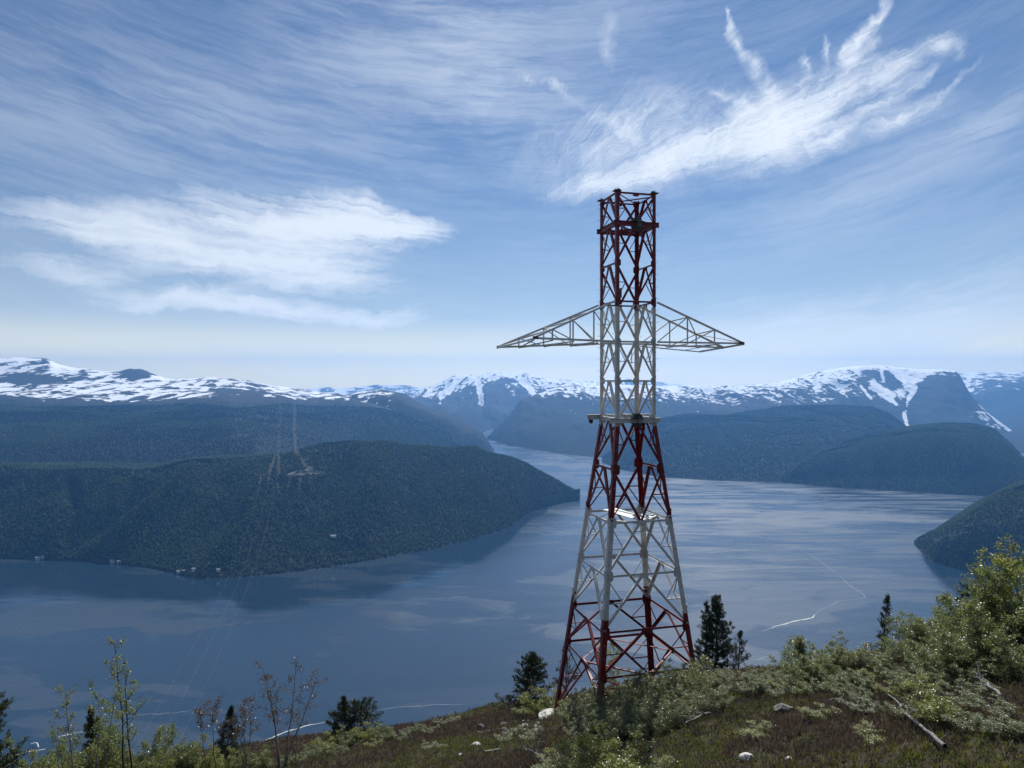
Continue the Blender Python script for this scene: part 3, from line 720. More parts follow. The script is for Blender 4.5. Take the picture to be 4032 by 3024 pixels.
def forest_group():
    ng = bpy.data.node_groups.new('far_wood', 'GeometryNodeTree')
    ng.interface.new_socket('Geometry', in_out='INPUT', socket_type='NodeSocketGeometry')
    ng.interface.new_socket('Geometry', in_out='OUTPUT', socket_type='NodeSocketGeometry')
    g = NT(ng)
    gi, go = g.new('NodeGroupInput'), g.new('NodeGroupOutput')
    def setmat(geo, m):
        n = g.new('GeometryNodeSetMaterial'); g.l.new(geo, n.inputs[0]); n.inputs['Material'].default_value = m; return n.outputs[0]
    def xform(geo, loc, sc):
        n = g.new('GeometryNodeTransform'); g.l.new(geo, n.inputs[0])
        n.inputs['Translation'].default_value = loc; n.inputs['Scale'].default_value = sc; return n.outputs[0]
    def lump(geo, k, seed):
        n = g.new('GeometryNodeSetPosition'); g.l.new(geo, n.inputs[0])
        ps = g.new('GeometryNodeInputPosition').outputs[0]
        nz = g.noise(g.vmath('ADD', ps, (seed, seed * 2.0, 0)), 1.6, 1, 0.5)[1]
        g.l.new(g.vmath('SCALE', g.vmath('SUBTRACT', nz, (0.5, 0.5, 0.5)), scale=k), n.inputs['Offset'])
        return n.outputs[0]
    protos = []
    cn = g.new('GeometryNodeMeshCone'); cn.inputs['Vertices'].default_value = 6
    cn.inputs['Radius Top'].default_value = 0.0; cn.inputs['Radius Bottom'].default_value = 0.19; cn.inputs['Depth'].default_value = 1.0
    protos.append(setmat(lump(cn.outputs[0], 0.12, 3), M_conif_far))
    for sd_ in (1.0, 7.0):
        ic = g.new('GeometryNodeMeshIcoSphere'); ic.inputs['Subdivisions'].default_value = 2; ic.inputs['Radius'].default_value = 1.0
        protos.append(setmat(xform(lump(ic.outputs[0], 1.1, sd_), (0, 0, 0.52), (0.34, 0.34, 0.46)), M_birch_far))
    join = g.new('GeometryNodeGeometryToInstance')
    for p_ in reversed(protos): g.l.new(p_, join.inputs[0])
    iop = g.new('GeometryNodeInstanceOnPoints')
    g.l.new(gi.outputs[0], iop.inputs['Points']); g.l.new(join.outputs[0], iop.inputs['Instance'])
    iop.inputs['Pick Instance'].default_value = True
    k = g.new('GeometryNodeInputNamedAttribute', data_type='INT'); k.inputs['Name'].default_value = 'sort'
    g.l.new(k.outputs[0], iop.inputs['Instance Index'])
    sz = g.new('GeometryNodeInputNamedAttribute', data_type='FLOAT'); sz.inputs['Name'].default_value = 'size'
    g.l.new(g.comb(sz.outputs[0], sz.outputs[0], sz.outputs[0]), iop.inputs['Scale'])
    rv = g.new('FunctionNodeRandomValue', data_type='FLOAT'); rv.inputs[3].default_value = 6.28
    g.l.new(g.comb(0.0, 0.0, rv.outputs[1]), iop.inputs['Rotation'])
    g.l.new(iop.outputs[0], go.inputs[0])
    return ng
NG_wood = forest_group()

def far_wood(name, grid, n, r0, r1, seed, label, birch=0.45, smin=8, smax=15, ring=None):
    X2, D2, Z2, att = grid
    rng = np.random.default_rng(seed)
    r1 = len(X2) - 1 if r1 is None else r1
    X2, D2, Z2, C = X2[r0:r1], D2[r0:r1], Z2[r0:r1], att[r0:r1, :, 2]
    dxx = np.diff(X2, axis=1)[:-1]; dyy = np.diff(D2, axis=0)[:, :-1]; dzz = np.diff(Z2, axis=0)[:, :-1]
    area = np.abs(dxx) * np.hypot(dyy, dzz)
    p_ = (area / area.sum()).ravel()
    pick = rng.choice(p_.size, n, p=p_)
    i, j = np.unravel_index(pick, area.shape)
    f, h = rng.random(n), rng.random(n)
    def bil(A): return (A[i, j] * (1-f) + A[i, j+1] * f) * (1-h) + (A[i+1, j] * (1-f) + A[i+1, j+1] * f) * h
    x, y, z, c = bil(X2), bil(D2), bil(Z2), bil(C)
    patch = 0.6 * fbm(x / 260, y / 200, 4, seed) + 0.7 * fbm(x / 800, y / 420, 3, seed + 50)
    dens = np.clip(0.98 - c * 1.7, 0, 1)
    keep = (rng.random(n) < dens) & (z > -H + 1)
    x, y, z, patch = x[keep], y[keep], z[keep], patch[keep]
    m = len(x)
    kind = np.where(rng.random(m) < np.clip(birch + patch * 6.5, 0.02, 0.97), rng.integers(1, 3, m), 0)
    size = rng.uniform(smin, smax, m) * np.where(kind == 0, 1.08, 0.92)
    me = bpy.data.meshes.new(name)
    me.vertices.add(m); me.vertices.foreach_set('co', np.stack([x, y, z - 0.6], -1).astype(np.float32).ravel())
    a = me.attributes.new('sort', 'INT', 'POINT'); a.data.foreach_set('value', kind.astype(np.int32))
    a = me.attributes.new('size', 'FLOAT', 'POINT'); a.data.foreach_set('value', size.astype(np.float32))
    o = link_mesh(name, me)
    md = o.modifiers.new('wood', 'NODES'); md.node_group = NG_wood
    return tag(o, label, kind='stuff')
far_wood('forest', HL, 190000, 2, None, 5, 'mixed birch and conifer wood covering the left headland', smin=5, smax=11)
far_wood('forest', NR, 24000, 2, None, 6, 'mixed wood on the rocky point at the right edge', smin=4.5, smax=9)

# ------------------------------------------------------------------ near slope
def crest(X):
    return 62.0 - 0.95 * np.maximum(X - 1.0, 0) - 0.10 * np.maximum(-X, 0)
def ground_z(X, Y, rough=True):
    X = np.asarray(X, float); Y = np.asarray(Y, float)
    Xc = 60 * np.tanh(X / 60)
    z = -8.0 + 0.14 * Xc + 0.14 * 3 * np.log1p(np.exp(np.clip(Xc / 3, -30, 30))) - 0.33 * np.maximum(Y, -60)
    z = z + 6.6 * np.exp(-(X ** 2 + Y ** 2) / 40.0)
    s_ = np.maximum(Y - crest(np.clip(X, -60, 60)), 0)
    z = z - 0.62 * s_ ** 2 / (s_ + 5.0)
    z = z - 0.9 * np.exp(-((X - 3.4) ** 2 + (Y - 53.3) ** 2) / 14.0)
    if rough:
        k = np.clip(np.hypot(X, Y) / 15, 0.1, 1)
        z = z + k * (0.9 * fbm(X / 9, Y / 9, 4, 77) + 0.45 * fbm(X / 2.2, Y / 2.2, 3, 78)) * np.clip(1.6 - s_ / 60, 0.5, 1)
    return z
far_wood('forest', PL, 110000, 0, 84, 7, 'thin wood on the broad plateau behind the headland', birch=0.25, smin=6, smax=12)
far_wood('forest', MH, 110000, 2, None, 8, 'wood on the long hillside of the far right bank', birch=0.3, smin=6, smax=11)
far_wood('forest', HU, 60000, 2, None, 9, 'wood on the rounded hump of the far right bank', birch=0.2, smin=6, smax=11)
# ------------------------------------------------------------------ red and white lattice mast
def mat_paint(name, col, dirt, rough=0.45):
    m, t, out = material(name)
    P = t.new('ShaderNodeTexCoord').outputs['Object']
    n = t.noise(P, 2.2, 5, 0.6)[0]
    n2 = t.noise(t.mapping(P, scale=(7, 7, 0.9)), 1.0, 4, 0.6)[0]
    c = t.mix(t.ramp(n, 0.38, 0.70, 0.0, 0.8), col, dirt)
    c = t.mix(t.ramp(n2, 0.52, 0.75, 0.0, 0.55), c, tuple(x * 0.55 for x in dirt))
    b = principled(t, c, t.math('ADD', rough, t.math('MULTIPLY', n, 0.2)), 0.5)
    t.l.new(b.outputs[0], out.inputs[0])
    return m
M_red = mat_paint('red_paint', (0.205, 0.006, 0.008), (0.12, 0.008, 0.008), 0.36)
M_white = mat_paint('white_paint', (0.72, 0.72, 0.69), (0.54, 0.53, 0.48), 0.40)
M_steel = mat_paint('dark_steel', (0.045, 0.05, 0.052), (0.08, 0.075, 0.07), 0.5)
M_galv = mat_paint('galvanised', (0.32, 0.33, 0.34), (0.22, 0.22, 0.22), 0.45)
M_conc = mat_paint('concrete', (0.58, 0.57, 0.54), (0.42, 0.40, 0.37), 0.85)

S = 50.6 / F                       # metres per photo pixel at the mast's axis
TX, TY = 454.0 * S, 50.6
TH = math.radians(15.0)
mast = tag(empty('lattice_tower', (TX, TY, -22.0), TH), 'tall red and white banded lattice mast with two crossarms standing on the slope', 'power pylon')
MI = Matrix.Translation((0, 0, 22.0))          # part coordinates: mast axis at origin, z measured from eye level

def half(z):                                   # half width of the shaft at height z (metres from eye level)
    return 82.0 * S + (0.1205 * (-150.0 * S - z) if z < -150.0 * S else 0.0)
def corner(k, z):                              # k: 0 front, 1 right, 2 back, 3 left
    h = half(z); sx, sy = ((-1, -1), (1, -1), (1, 1), (-1, 1))[k]
    return Vector((sx * h, sy * h, z))

def profile_mesh(name, p0, p1, poly, ax, ay):
    """extrude closed 2-D polygon (in axes ax, ay) from p0 to p1"""
    n = len(poly)
    V = [p0 + ax * a + ay * b for a, b in poly] + [p1 + ax * a + ay * b for a, b in poly]
    me = bpy.data.meshes.new(name)
    Fs = [(i, (i + 1) % n, n + (i + 1) % n, n + i) for i in range(n)] + [tuple(range(n))[::-1], tuple(range(n, 2 * n))]
    me.from_pydata([MI @ v for v in V], [], Fs)
    bm = bmesh.new(); bm.from_mesh(me); bmesh.ops.recalc_face_normals(bm, faces=bm.faces); bm.to_mesh(me); bm.free()
    return me
def add_part(name, me, mat, label=None, parent=None):
    o = link_mesh(name, me, mat, parent or mast)
    if label: o['label'] = label
    return o
def angle_bar(name, p0, p1, w_, th, n_face, mat, flip=1, off=0.0, wi=None):
    """rolled steel angle: one flange lies in the face whose outward normal is n_face, the other points inwards"""
    d_ = (p1 - p0).normalized()
    n = (n_face - d_ * n_face.dot(d_)).normalized()
    b = d_.cross(n) * flip
    wi = wi or w_ * 0.75
    poly = [(-w_ / 2, 0), (w_ / 2, 0), (w_ / 2, -wi), (w_ / 2 - th, -wi), (w_ / 2 - th, -th), (-w_ / 2, -th)]
    o0 = n * off
    return add_part(name, profile_mesh(name, p0 + o0, p1 + o0, poly, b, n), mat)
def leg_bar(p0, p1, k, w_, th, mat):
    sx, sy = ((-1, -1), (1, -1), (1, 1), (-1, 1))[k]
    ax, ay = Vector((-sx, 0, 0)), Vector((0, -sy, 0))
    poly = [(0, 0), (w_, 0), (w_, th), (th, th), (th, w_), (0, w_)]
    return add_part('leg', profile_mesh('leg', p0, p1, poly, ax, ay), mat)
def plate(name, c, u_, v_, n, a, b, th, mat, cut=0.25, label=None):
    """bevelled gusset plate centred at c, half sizes a (along u_) and b (along v_)"""
    poly = [(-a, -b * (1 - cut * 1.6)), (-a * (1 - cut * 1.6), -b), (a * (1 - cut * 1.6), -b), (a, -b * (1 - cut * 1.6)), (a, b * (1 - cut * 1.6)), (a * (1 - cut * 1.6), b), (-a * (1 - cut * 1.6), b), (-a, b * (1 - cut * 1.6))]
    return add_part(name, profile_mesh(name, c - n * th / 2, c + n * th / 2, poly, u_, v_), mat, label)
def boxbar(name, p0, p1, w_, h_, mat, up=Vector((0, 0, 1)), parent=None, label=None):
    d_ = (p1 - p0).normalized(); b = d_.cross(up).normalized(); n = b.cross(d_)
    poly = [(-w_/2, -h_/2), (w_/2, -h_/2), (w_/2, h_/2), (-w_/2, h_/2)]
    return add_part(name, profile_mesh(name, p0, p1, poly, b, n), mat, label, parent)
def channel(name, p0, p1, h_, fl, th, mat, out_n, label=None):
    """I-shaped beam with its web in the face (outward normal out_n)"""
    d_ = (p1 - p0).normalized(); up = Vector((0, 0, 1))
    poly = [(-fl, -h_/2), (fl, -h_/2), (fl, -h_/2 + th), (th/2, -h_/2 + th), (th/2, h_/2 - th), (fl, h_/2 - th), (fl, h_/2), (-fl, h_/2), (-fl, h_/2 - th), (-th/2, h_/2 - th), (-th/2, -h_/2 + th), (-fl, -h_/2 + th)]
    return add_part(name, profile_mesh(name, p0, p1, poly, out_n, up), mat, label)

LV = [q * S for q in (718, 600, 451, 304, 150, 0, -150, -335, -530, -722, -919, -1075)]
RED_HI, WHT_HI, RED_LO, WHT_LO = 284 * S, -172 * S, -512 * S, -868 * S
def paint(z):
    return M_red if z > RED_HI or RED_LO < z < WHT_HI or z < WHT_LO else M_white
FACEN = [Vector((0, -1, 0)), Vector((1, 0, 0)), Vector((0, 1, 0)), Vector((-1, 0, 0))]     # front, right, back, left
def _foot(k):
    z = -22.0
    for _ in range(12):
        c = corner(k, z); x = TX + c.x * math.cos(TH) - c.y * math.sin(TH); y = TY + c.x * math.sin(TH) + c.y * math.cos(TH)
        z = float(ground_z(x, y)) + 0.35
    return z
FEET = [_foot(k) for k in range(4)]      # each leg reaches down to the sloping ground

def legw(z):
    return 0.235 if z > RED_HI else 0.25 if z > -150 * S else 0.29 if z > RED_LO else 0.33 if z > WHT_LO else 0.36
for k in range(4):
    zs = sorted(set([LV[0], RED_HI, WHT_HI, RED_LO, WHT_LO, -150 * S, FEET[k]]), reverse=True)
    for z1, z0 in zip(zs[:-1], zs[1:]):
        zm = (z0 + z1) / 2
        leg_bar(corner(k, z1), corner(k, z0), k, legw(zm), 0.022, paint(zm))
    # splice plates where the leg sections meet
    sx, sy = ((-1, -1), (1, -1), (1, 1), (-1, 1))[k]
    for zq in (304 * S, -160 * S, -505 * S, -862 * S):
        c = corner(k, zq)
        for ax, nn in ((Vector((-sx, 0, 0)), Vector((0, sy, 0))), (Vector((0, -sy, 0)), Vector((sx, 0, 0)))):
            plate('splice_plate', c + ax * (legw(zq) * 0.52) + nn * 0.018, ax, Vector((0, 0, 1)), nn, legw(zq) * 0.5, 0.34, 0.02, paint(zq - 0.05 if zq > 0 else zq + 0.1), 0.1)

SIDE = {'front': (0, 1, 0), 'right': (1, 2, 1), 'back': (2, 3, 2), 'left': (3, 0, 3)}
def dw(z): return 0.125 if z > -150 * S else 0.145
for fname, (ka, kb, nf) in SIDE.items():
    n = FACEN[nf]
    along = (corner(kb, 0) - corner(ka, 0)).normalized()
    fb = fname in ('front', 'back')
    for i in range(len(LV)):
        zt = LV[i]
        zb = LV[i + 1] if i + 1 < len(LV) else None
        A, B = corner(ka, zt), corner(kb, zt)
        # horizontal of this level
        if not (fb and i in (2, 7)):
            pm_ = paint(zt - 0.02) if i not in (3,) else M_red
            if i == 8: pm_ = M_white
            if i not in (1, 6):
                angle_bar('horizontal_beam', A + along * 0.05, B - along * 0.05, 0.12 if i < 7 else 0.145, 0.012, n, pm_, 1, -0.03)
        # diagonals of the panel below
        if zb is None:
            za, zbb = FEET[ka], FEET[kb]
        else:
            za = zbb = zb
        vee = fb and i in (0, 2, 5, 7)
        zm = (zt + min(za, zbb)) / 2
        mat = M_white if i == 3 else paint(zm)
        if i == 11: mat = M_red
        if i == 9: mat = M_white
        if i == 7: mat = M_red
        mid_t = (A + B) / 2
        for kk, zend in ((ka, za), (kb, zbb)):
            end_b = corner(kk, zend + (0.25 if i == 11 else 0.0))
            if vee:
                mb = (corner(ka, zb) + corner(kb, zb)) / 2
                p0, p1 = corner(kk, zt), mb
                far_leg = corner(kk, zb)
            else:
                p0, p1 = mid_t, end_b
                far_leg = corner(kk, zt)
            s_ = 1 if kk == ka else -1
            dd_ = (p1 - p0).normalized()
            angle_bar('diagonal_brace', p0 + dd_ * 0.12, p1 - dd_ * 0.12, dw(zm) * (1.5 if not fb else 1.15), 0.012, n, mat, s_, -0.045 if s_ > 0 else -0.062)
            # redundants from the middle of the diagonal
            fr = 0.5
            M_ = p0.lerp(p1, fr)
            tleg = corner(kk, M_.z)
            inn = along * (1 if kk == ka else -1)
            angle_bar('stay_bar', tleg + inn * 0.10, M_ - inn * 0.04, 0.055 if zm > -150 * S else 0.075, 0.009, n, mat, 1, -0.09)
            f2 = far_leg + (M_ - far_leg) * 0.06
            angle_bar('stay_bar', f2, M_ - (M_ - far_leg).normalized() * 0.05, 0.055 if zm > -150 * S else 0.075, 0.009, n, mat, -1, -0.105)
            if i == 11:
                # extra bars in the tall bottom panel
                M2 = p0.lerp(p1, 0.76); t2 = corner(kk, M2.z)
                angle_bar('stay_bar', t2 + inn * 0.05, M2 - inn * 0.03, 0.07, 0.009, n, mat, 1, -0.09)
                angle_bar('stay_bar', tleg + inn * 0.05, M2 - inn * 0.05, 0.07, 0.009, n, mat, -1, -0.105)
        # gusset plates
        mp = paint(zt - 0.02)
        if i == 3: mp = M_red
        if i == 8: mp = M_white
        gw = 0.17 if zt > -150 * S else 0.24
        for kk in (ka, kb):
            inn = along * (1 if kk == ka else -1)
            plate('gusset_plate', corner(kk, zt) + inn * gw * 1.1 - n * 0.03, along, Vector((0, 0, 1)), n, gw, gw * 1.45, 0.014, mp)
        if i not in (1, 6) and not (fb and i in (2, 7)):
            plate('gusset_plate', mid_t - n * 0.04 + Vector((0, 0, -0.08)), along, Vector((0, 0, 1)), n, gw * 1.35, gw * 0.75, 0.014, mp)

# plan bracing seen from below / above
def mid(ka, kb, z): return (corner(ka, z) + corner(kb, z)) / 2
UP = Vector((0, 0, 1))
zt = LV[0] - 0.02
angle_bar('plan_brace', corner(0, zt), corner(2, zt), 0.12, 0.012, UP, M_red)
angle_bar('plan_brace', corner(3, zt - 0.09), corner(1, zt - 0.09), 0.12, 0.012, UP, M_red)
for zq, mt in ((LV[8], M_white), (LV[11], M_red)):
    ms = [mid(0, 1, zq), mid(1, 2, zq), mid(2, 3, zq), mid(3, 0, zq)]
    for a in range(4):
        angle_bar('plan_brace', ms[a] + Vector((0, 0, -0.06 - 0.02 * (a % 2))), ms[(a + 1) % 4] + Vector((0, 0, -0.06 - 0.02 * (a % 2))), 0.12, 0.012, UP, mt)
# cap plates on top
for k in range(4):
    c = corner(k, LV[0] + 0.10)
    sx, sy = ((-1, -1), (1, -1), (1, 1), (-1, 1))[k]
    plate('cap_plate', c + Vector((-sx * 0.08, -sy * 0.08, 0)), Vector((1, 0, 0)), Vector((0, 1, 0)), UP, 0.27, 0.27, 0.035, M_steel, 0.15)
# upper beam ring (dark red) with hanger in the middle of its front beam
z1 = LV[1]
h1 = half(z1)
for nf, (a, b) in enumerate(((0, 1), (1, 2), (2, 3), (3, 0))):
    n = FACEN[nf]; al = (corner(b, z1) - corner(a, z1)).normalized()
    ext = 0.22 if nf % 2 == 0 else -0.11
    channel('ring_beam', corner(a, z1) - al * ext + n * (0.05 if nf % 2 == 0 else 0.0), corner(b, z1) + al * ext + n * (0.05 if nf % 2 == 0 else 0.0), 0.33, 0.10, 0.022, M_red, n)
for a, b in ((0, 2), (1, 3)):
    p0, p1 = corner(a, z1 - 0.05 * (1 + a)), corner(b, z1 - 0.05 * (1 + a))
    boxbar('plan_brace', p0.lerp(p1, 0.07), p0.lerp(p1, 0.93), 0.14, 0.12, M_red)
# platform ring (white): two long outriggers on front and back, shorter beams on the sides
z2 = -150 * S
h2 = half(z2)
for nf, (a, b) in enumerate(((0, 1), (1, 2), (2, 3), (3, 0))):
    n = FACEN[nf]; al = (corner(b, z2) - corner(a, z2)).normalized()
    if nf == 2:
        channel('ring_beam', corner(a, z2 + 0.10) - al * 0.95 + n * 0.06, corner(b, z2 + 0.10) + al * 0.95 + n * 0.06, 0.34, 0.11, 0.022, M_white, n)
    elif nf == 0:
        channel('ring_beam', corner(a, z2 - 0.02) - al * 0.55 + n * 0.13, corner(b, z2 - 0.02) + al * 0.28 + n * 0.13, 0.32, 0.11, 0.022, M_white, n)
    else:
        channel('ring_beam', corner(a, z2 + 0.04) + al * 0.11, corner(b, z2 + 0.04) - al * 0.11, 0.26, 0.09, 0.02, M_white, n)
for a, b in ((0, 2), (1, 3)):
    p0, p1 = corner(a, z2 - 0.03 * (1 + a)), corner(b, z2 - 0.03 * (1 + a))
    boxbar('plan_brace', p0.lerp(p1, 0.07), p0.lerp(p1, 0.93), 0.13, 0.10, M_white)
# hanging shackle plates under the outrigger ends
for p in (corner(3, z2 - 0.18) + Vector((-0.65, 0.06, 0)), corner(2, z2 - 0.18) + Vector((0.65, 0.06, 0))):
    plate('shackle_plate', p, Vector((1, 0, 0)), UP, Vector((0, 1, 0)), 0.15, 0.19, 0.05, M_steel, 0.3)
# clamp assemblies in the middle of the front beams
def clamp(z, yoff):
    c = Vector((0, -half(z) - yoff, z))
    poly = [(0.36 * math.cos(a), 0.36 * math.sin(a)) for a in np.linspace(0, math.pi, 11)]
    up_ = add_part('clamp', profile_mesh('clamp', c + Vector((0, -0.08, 0.12)), c + Vector((0, 0.30, 0.12)), poly, Vector((1, 0, 0)), UP), M_steel)
    for zz, ww in ((0.13, 0.46), (-0.19, 0.50)):
        boxbar('clamp_plate', c + Vector((-ww, -0.10, zz)), c + Vector((ww, -0.10, zz)), 0.30, 0.04, M_steel, parent=up_)
    for xx in (-0.14, 0.02, 0.16):
        boxbar('clamp_bolt', c + Vector((xx, -0.20, -0.26)), c + Vector((xx + 0.03, -0.17, 0.24)), 0.05, 0.05, M_galv if xx > 0 else M_steel, up=Vector((0, 1, 0)), parent=up_)
    poly = [(-0.40, 0), (0.40, 0), (0.22, -0.26), (-0.22, -0.26)]
    add_part('clamp_bracket', profile_mesh('clamp_bracket', c + Vector((0, -0.05, -0.20)), c + Vector((0, 0.20, -0.20)), poly, Vector((1, 0, 0)), UP), M_steel, parent=up_)
clamp(z1, 0.16)
clamp(z2, 0.26)
# sheet metal landing inside the mast at the third band
zp = LV[8] + 0.10
p0, p1 = mid(3, 2, zp), mid(0, 1, zp)
boxbar('landing_plate', p0.lerp(p1, 0.02) + Vector((-0.55, 0, 0)), p0.lerp(p1, 0.97) + Vector((0.25, 0, 0)), 0.95, 0.03, M_white)
boxbar('landing_plate', p0.lerp(p1, 0.04) + Vector((-0.2, 0, 0.06)), p0.lerp(p1, 0.90) + Vector((1.0, 0, 0.06)), 0.45, 0.03, M_white)
# small dark red pipe hanging inside
boxbar('hanging_pipe', Vector((-half(0) * 0.2, 0.5, 330 * S)), Vector((-half(0) * 0.2, 0.5, 368 * S)), 0.13, 0.13, M_red, up=Vector((0, 1, 0)))
boxbar('hanging_pipe', Vector((0.75, 0.9, 70 * S)), Vector((0.75, 0.9, 135 * S)), 0.05, 0.05, M_white, up=Vector((0, 1, 0)))

# step bolts: hooked rungs down every leg, joined leg by leg
def step_bolts(k):
    sx, sy = ((-1, -1), (1, -1), (1, 1), (-1, 1))[k]
    V, Q = [], []
    def rod(p0, p1, r):
        d_ = (p1 - p0).normalized(); a = d_.orthogonal().normalized(); b = d_.cross(a)
        i0 = len(V)
        for p in (p0, p1):
            for j in range(4):
                an = j * math.pi / 2
                V.append(MI @ (p + a * r * math.cos(an) + b * r * math.sin(an)))
        for j in range(4):
            Q.append((i0 + j, i0 + (j + 1) % 4, i0 + 4 + (j + 1) % 4, i0 + 4 + j))
        Q.append((i0 + 4, i0 + 5, i0 + 6, i0 + 7))
    z = LV[0] - 0.5; j = 0
    while z > FEET[k] + 2.5:
        c = corner(k, z)
        if j % 2 == 0: dvec, base = Vector((sx, 0, 0)), c + Vector((0, -sy * 0.09, 0))
        else: dvec, base = Vector((0, sy, 0)), c + Vector((-sx * 0.09, 0, 0))
        e = base + dvec * 0.20
        rod(base, e, 0.012); rod(e, e + Vector((0, 0, 0.06)) + dvec * 0.03, 0.014)
        z -= 0.42; j += 1
    me = bpy.data.meshes.new('step_bolts'); me.from_pydata(V, [], Q)
    o = add_part('step_bolts', me, M_galv); o['kind'] = 'stuff'
for k in range(4): step_bolts(k)

# bolt heads on legs and gussets, joined (each a fraction of a pixel)
V, Q = [], []
def bolt(c, n, r=0.022):
    a = n.orthogonal().normalized(); b = n.cross(a); i0 = len(V)
    for hh, rr in ((0.0, r), (0.022, r * 0.9)):
        for j in range(5):
            an = j * 2 * math.pi / 5
            V.append(MI @ (c + n * hh + a * rr * math.cos(an) + b * rr * math.sin(an)))
    for j in range(5): Q.append((i0 + j, i0 + (j + 1) % 5, i0 + 5 + (j + 1) % 5, i0 + 5 + j))
    Q.append(tuple(i0 + 5 + j for j in range(5)))
for k in range(4):
    sx, sy = ((-1, -1), (1, -1), (1, 1), (-1, 1))[k]
    for zt in LV:
        for dz_ in np.linspace(-0.26, 0.26, 5):
            for o_ in (0.07, 0.17):
                c = corner(k, zt + dz_)
                bolt(c + Vector((-sx * o_, sy * 0.03, 0)), Vector((0, sy, 0)))
                bolt(c + Vector((sx * 0.03, -sy * o_, 0)), Vector((sx, 0, 0)))
me = bpy.data.meshes.new('bolt_heads'); me.from_pydata(V, [], Q)
o = add_part('bolt_heads', me, M_steel); o['kind'] = 'stuff'

# crossarms ------------------------------------------------------------
def eye_pt(x, dep, e):        # measured point (photo units at the mast's axis) -> mast coordinates
    v = Vector((x * S - TX, dep * S - TY, 0))
    c, s = math.cos(-TH), math.sin(-TH)
    return Vector((v.x * c - v.y * s, v.x * s + v.y * c, e * S))
LT, FT = eye_pt(-56, 2781, 133), eye_pt(73, 2330, 142)
RT, BT, MB = eye_pt(917, 2819, 150), eye_pt(871, 3300, 140), eye_pt(905, 3050, 144)
ztop, zbot = LV[3], LV[4]
def arm(name, root_t, root_b, tip, posts, nrm, tipdark=True):
    """one triangular truss of a crossarm: top chord, bottom chord, posts and diagonals"""
    out = (tip - root_b); out.z = 0; out.normalize()
    angle_bar('arm_chord', root_t + out * 0.1, tip, 0.13, 0.013, nrm, M_white, 1, 0.0)
    angle_bar('arm_chord', root_b + out * 0.1, tip - Vector((0, 0, 0.02)), 0.13, 0.013, nrm, M_white, -1, 0.0)
    pts_t = [root_t.lerp(tip, f) for f in posts]; pts_b = [root_b.lerp(tip, f) for f in posts]
    prev = root_b
    for a, b in zip(pts_t, pts_b):
        angle_bar('arm_post', a, b, 0.085, 0.01, nrm, M_white, 1, -0.03)
        angle_bar('arm_brace', a, prev + out * 0.15, 0.075, 0.01, nrm, M_white, -1, -0.045)
        prev = b
    if tipdark:
        boxbar('arm_tip', tip - out * 0.30 + Vector((0, 0, 0.01)), tip + out * 0.06 + Vector((0, 0, 0.01)), 0.14, 0.16, M_steel)
    return pts_t, pts_b
nF, nB = Vector((0, -1, 0)), Vector((0, 1, 0))
po = (0.36, 0.67)
Ft, Fb = arm('arm', corner(0, ztop), corner(0, zbot), FT, (0.30, 0.56, 0.80), nF)
Lt, Lb = arm('arm', corner(3, ztop), corner(3, zbot), LT, (0.30, 0.56, 0.80), nB, True)
Rt, Rb = arm('arm', corner(1, ztop), corner(1, zbot), RT, po, nF)
Bt, Bb = arm('arm', corner(2, ztop), corner(2, zbot), MB, po, nB, False)
def ties(At, Ab, Bt_, Bb_, ra, rb, tipa, tipb):
    for a, b in zip(At, Bt_): angle_bar('arm_tie', a, b, 0.085, 0.01, UP, M_white, 1, 0.02)
    for a, b in zip(Ab, Bb_): angle_bar('arm_tie', a, b, 0.085, 0.01, UP, M_white, 1, -0.08)
    seq_a, seq_b = [ra] + Ab + [tipa], [rb] + Bb_ + [tipb]
    for j in range(len(seq_a) - 1):
        a, b = (seq_a[j], seq_b[j + 1]) if j % 2 == 0 else (seq_b[j], seq_a[j + 1])
        angle_bar('arm_tie', a, b, 0.07, 0.01, UP, M_white, -1, -0.10)
    seq_a, seq_b = At + [tipa], Bt_ + [tipb]
    for j in range(len(seq_a) - 1):
        a, b = (seq_a[j], seq_b[j + 1]) if j % 2 == 0 else (seq_b[j], seq_a[j + 1])
        angle_bar('arm_tie', a, b, 0.07, 0.01, UP, M_white, -1, 0.035)
ties(Ft, Fb, Lt, Lb, corner(0, zbot), corner(3, zbot), FT, LT)
ties(Rt, Rb, Bt, Bb, corner(1, zbot), corner(2, zbot), RT, MB)
angle_bar('arm_end_beam', LT, FT, 0.16, 0.014, UP, M_white, 1, -0.02)
angle_bar('arm_end_beam', RT, BT, 0.16, 0.014, UP, M_white, 1, -0.02)
angle_bar('arm_chord', corner(2, zbot - 0.05), BT, 0.12, 0.012, UP, M_white, 1, -0.05)
for f in (0.35, 0.68):
    angle_bar('arm_tie', corner(2, zbot - 0.05).lerp(BT, f), corner(1, zbot).lerp(RT, f), 0.07, 0.01, UP, M_white, 1, -0.12)

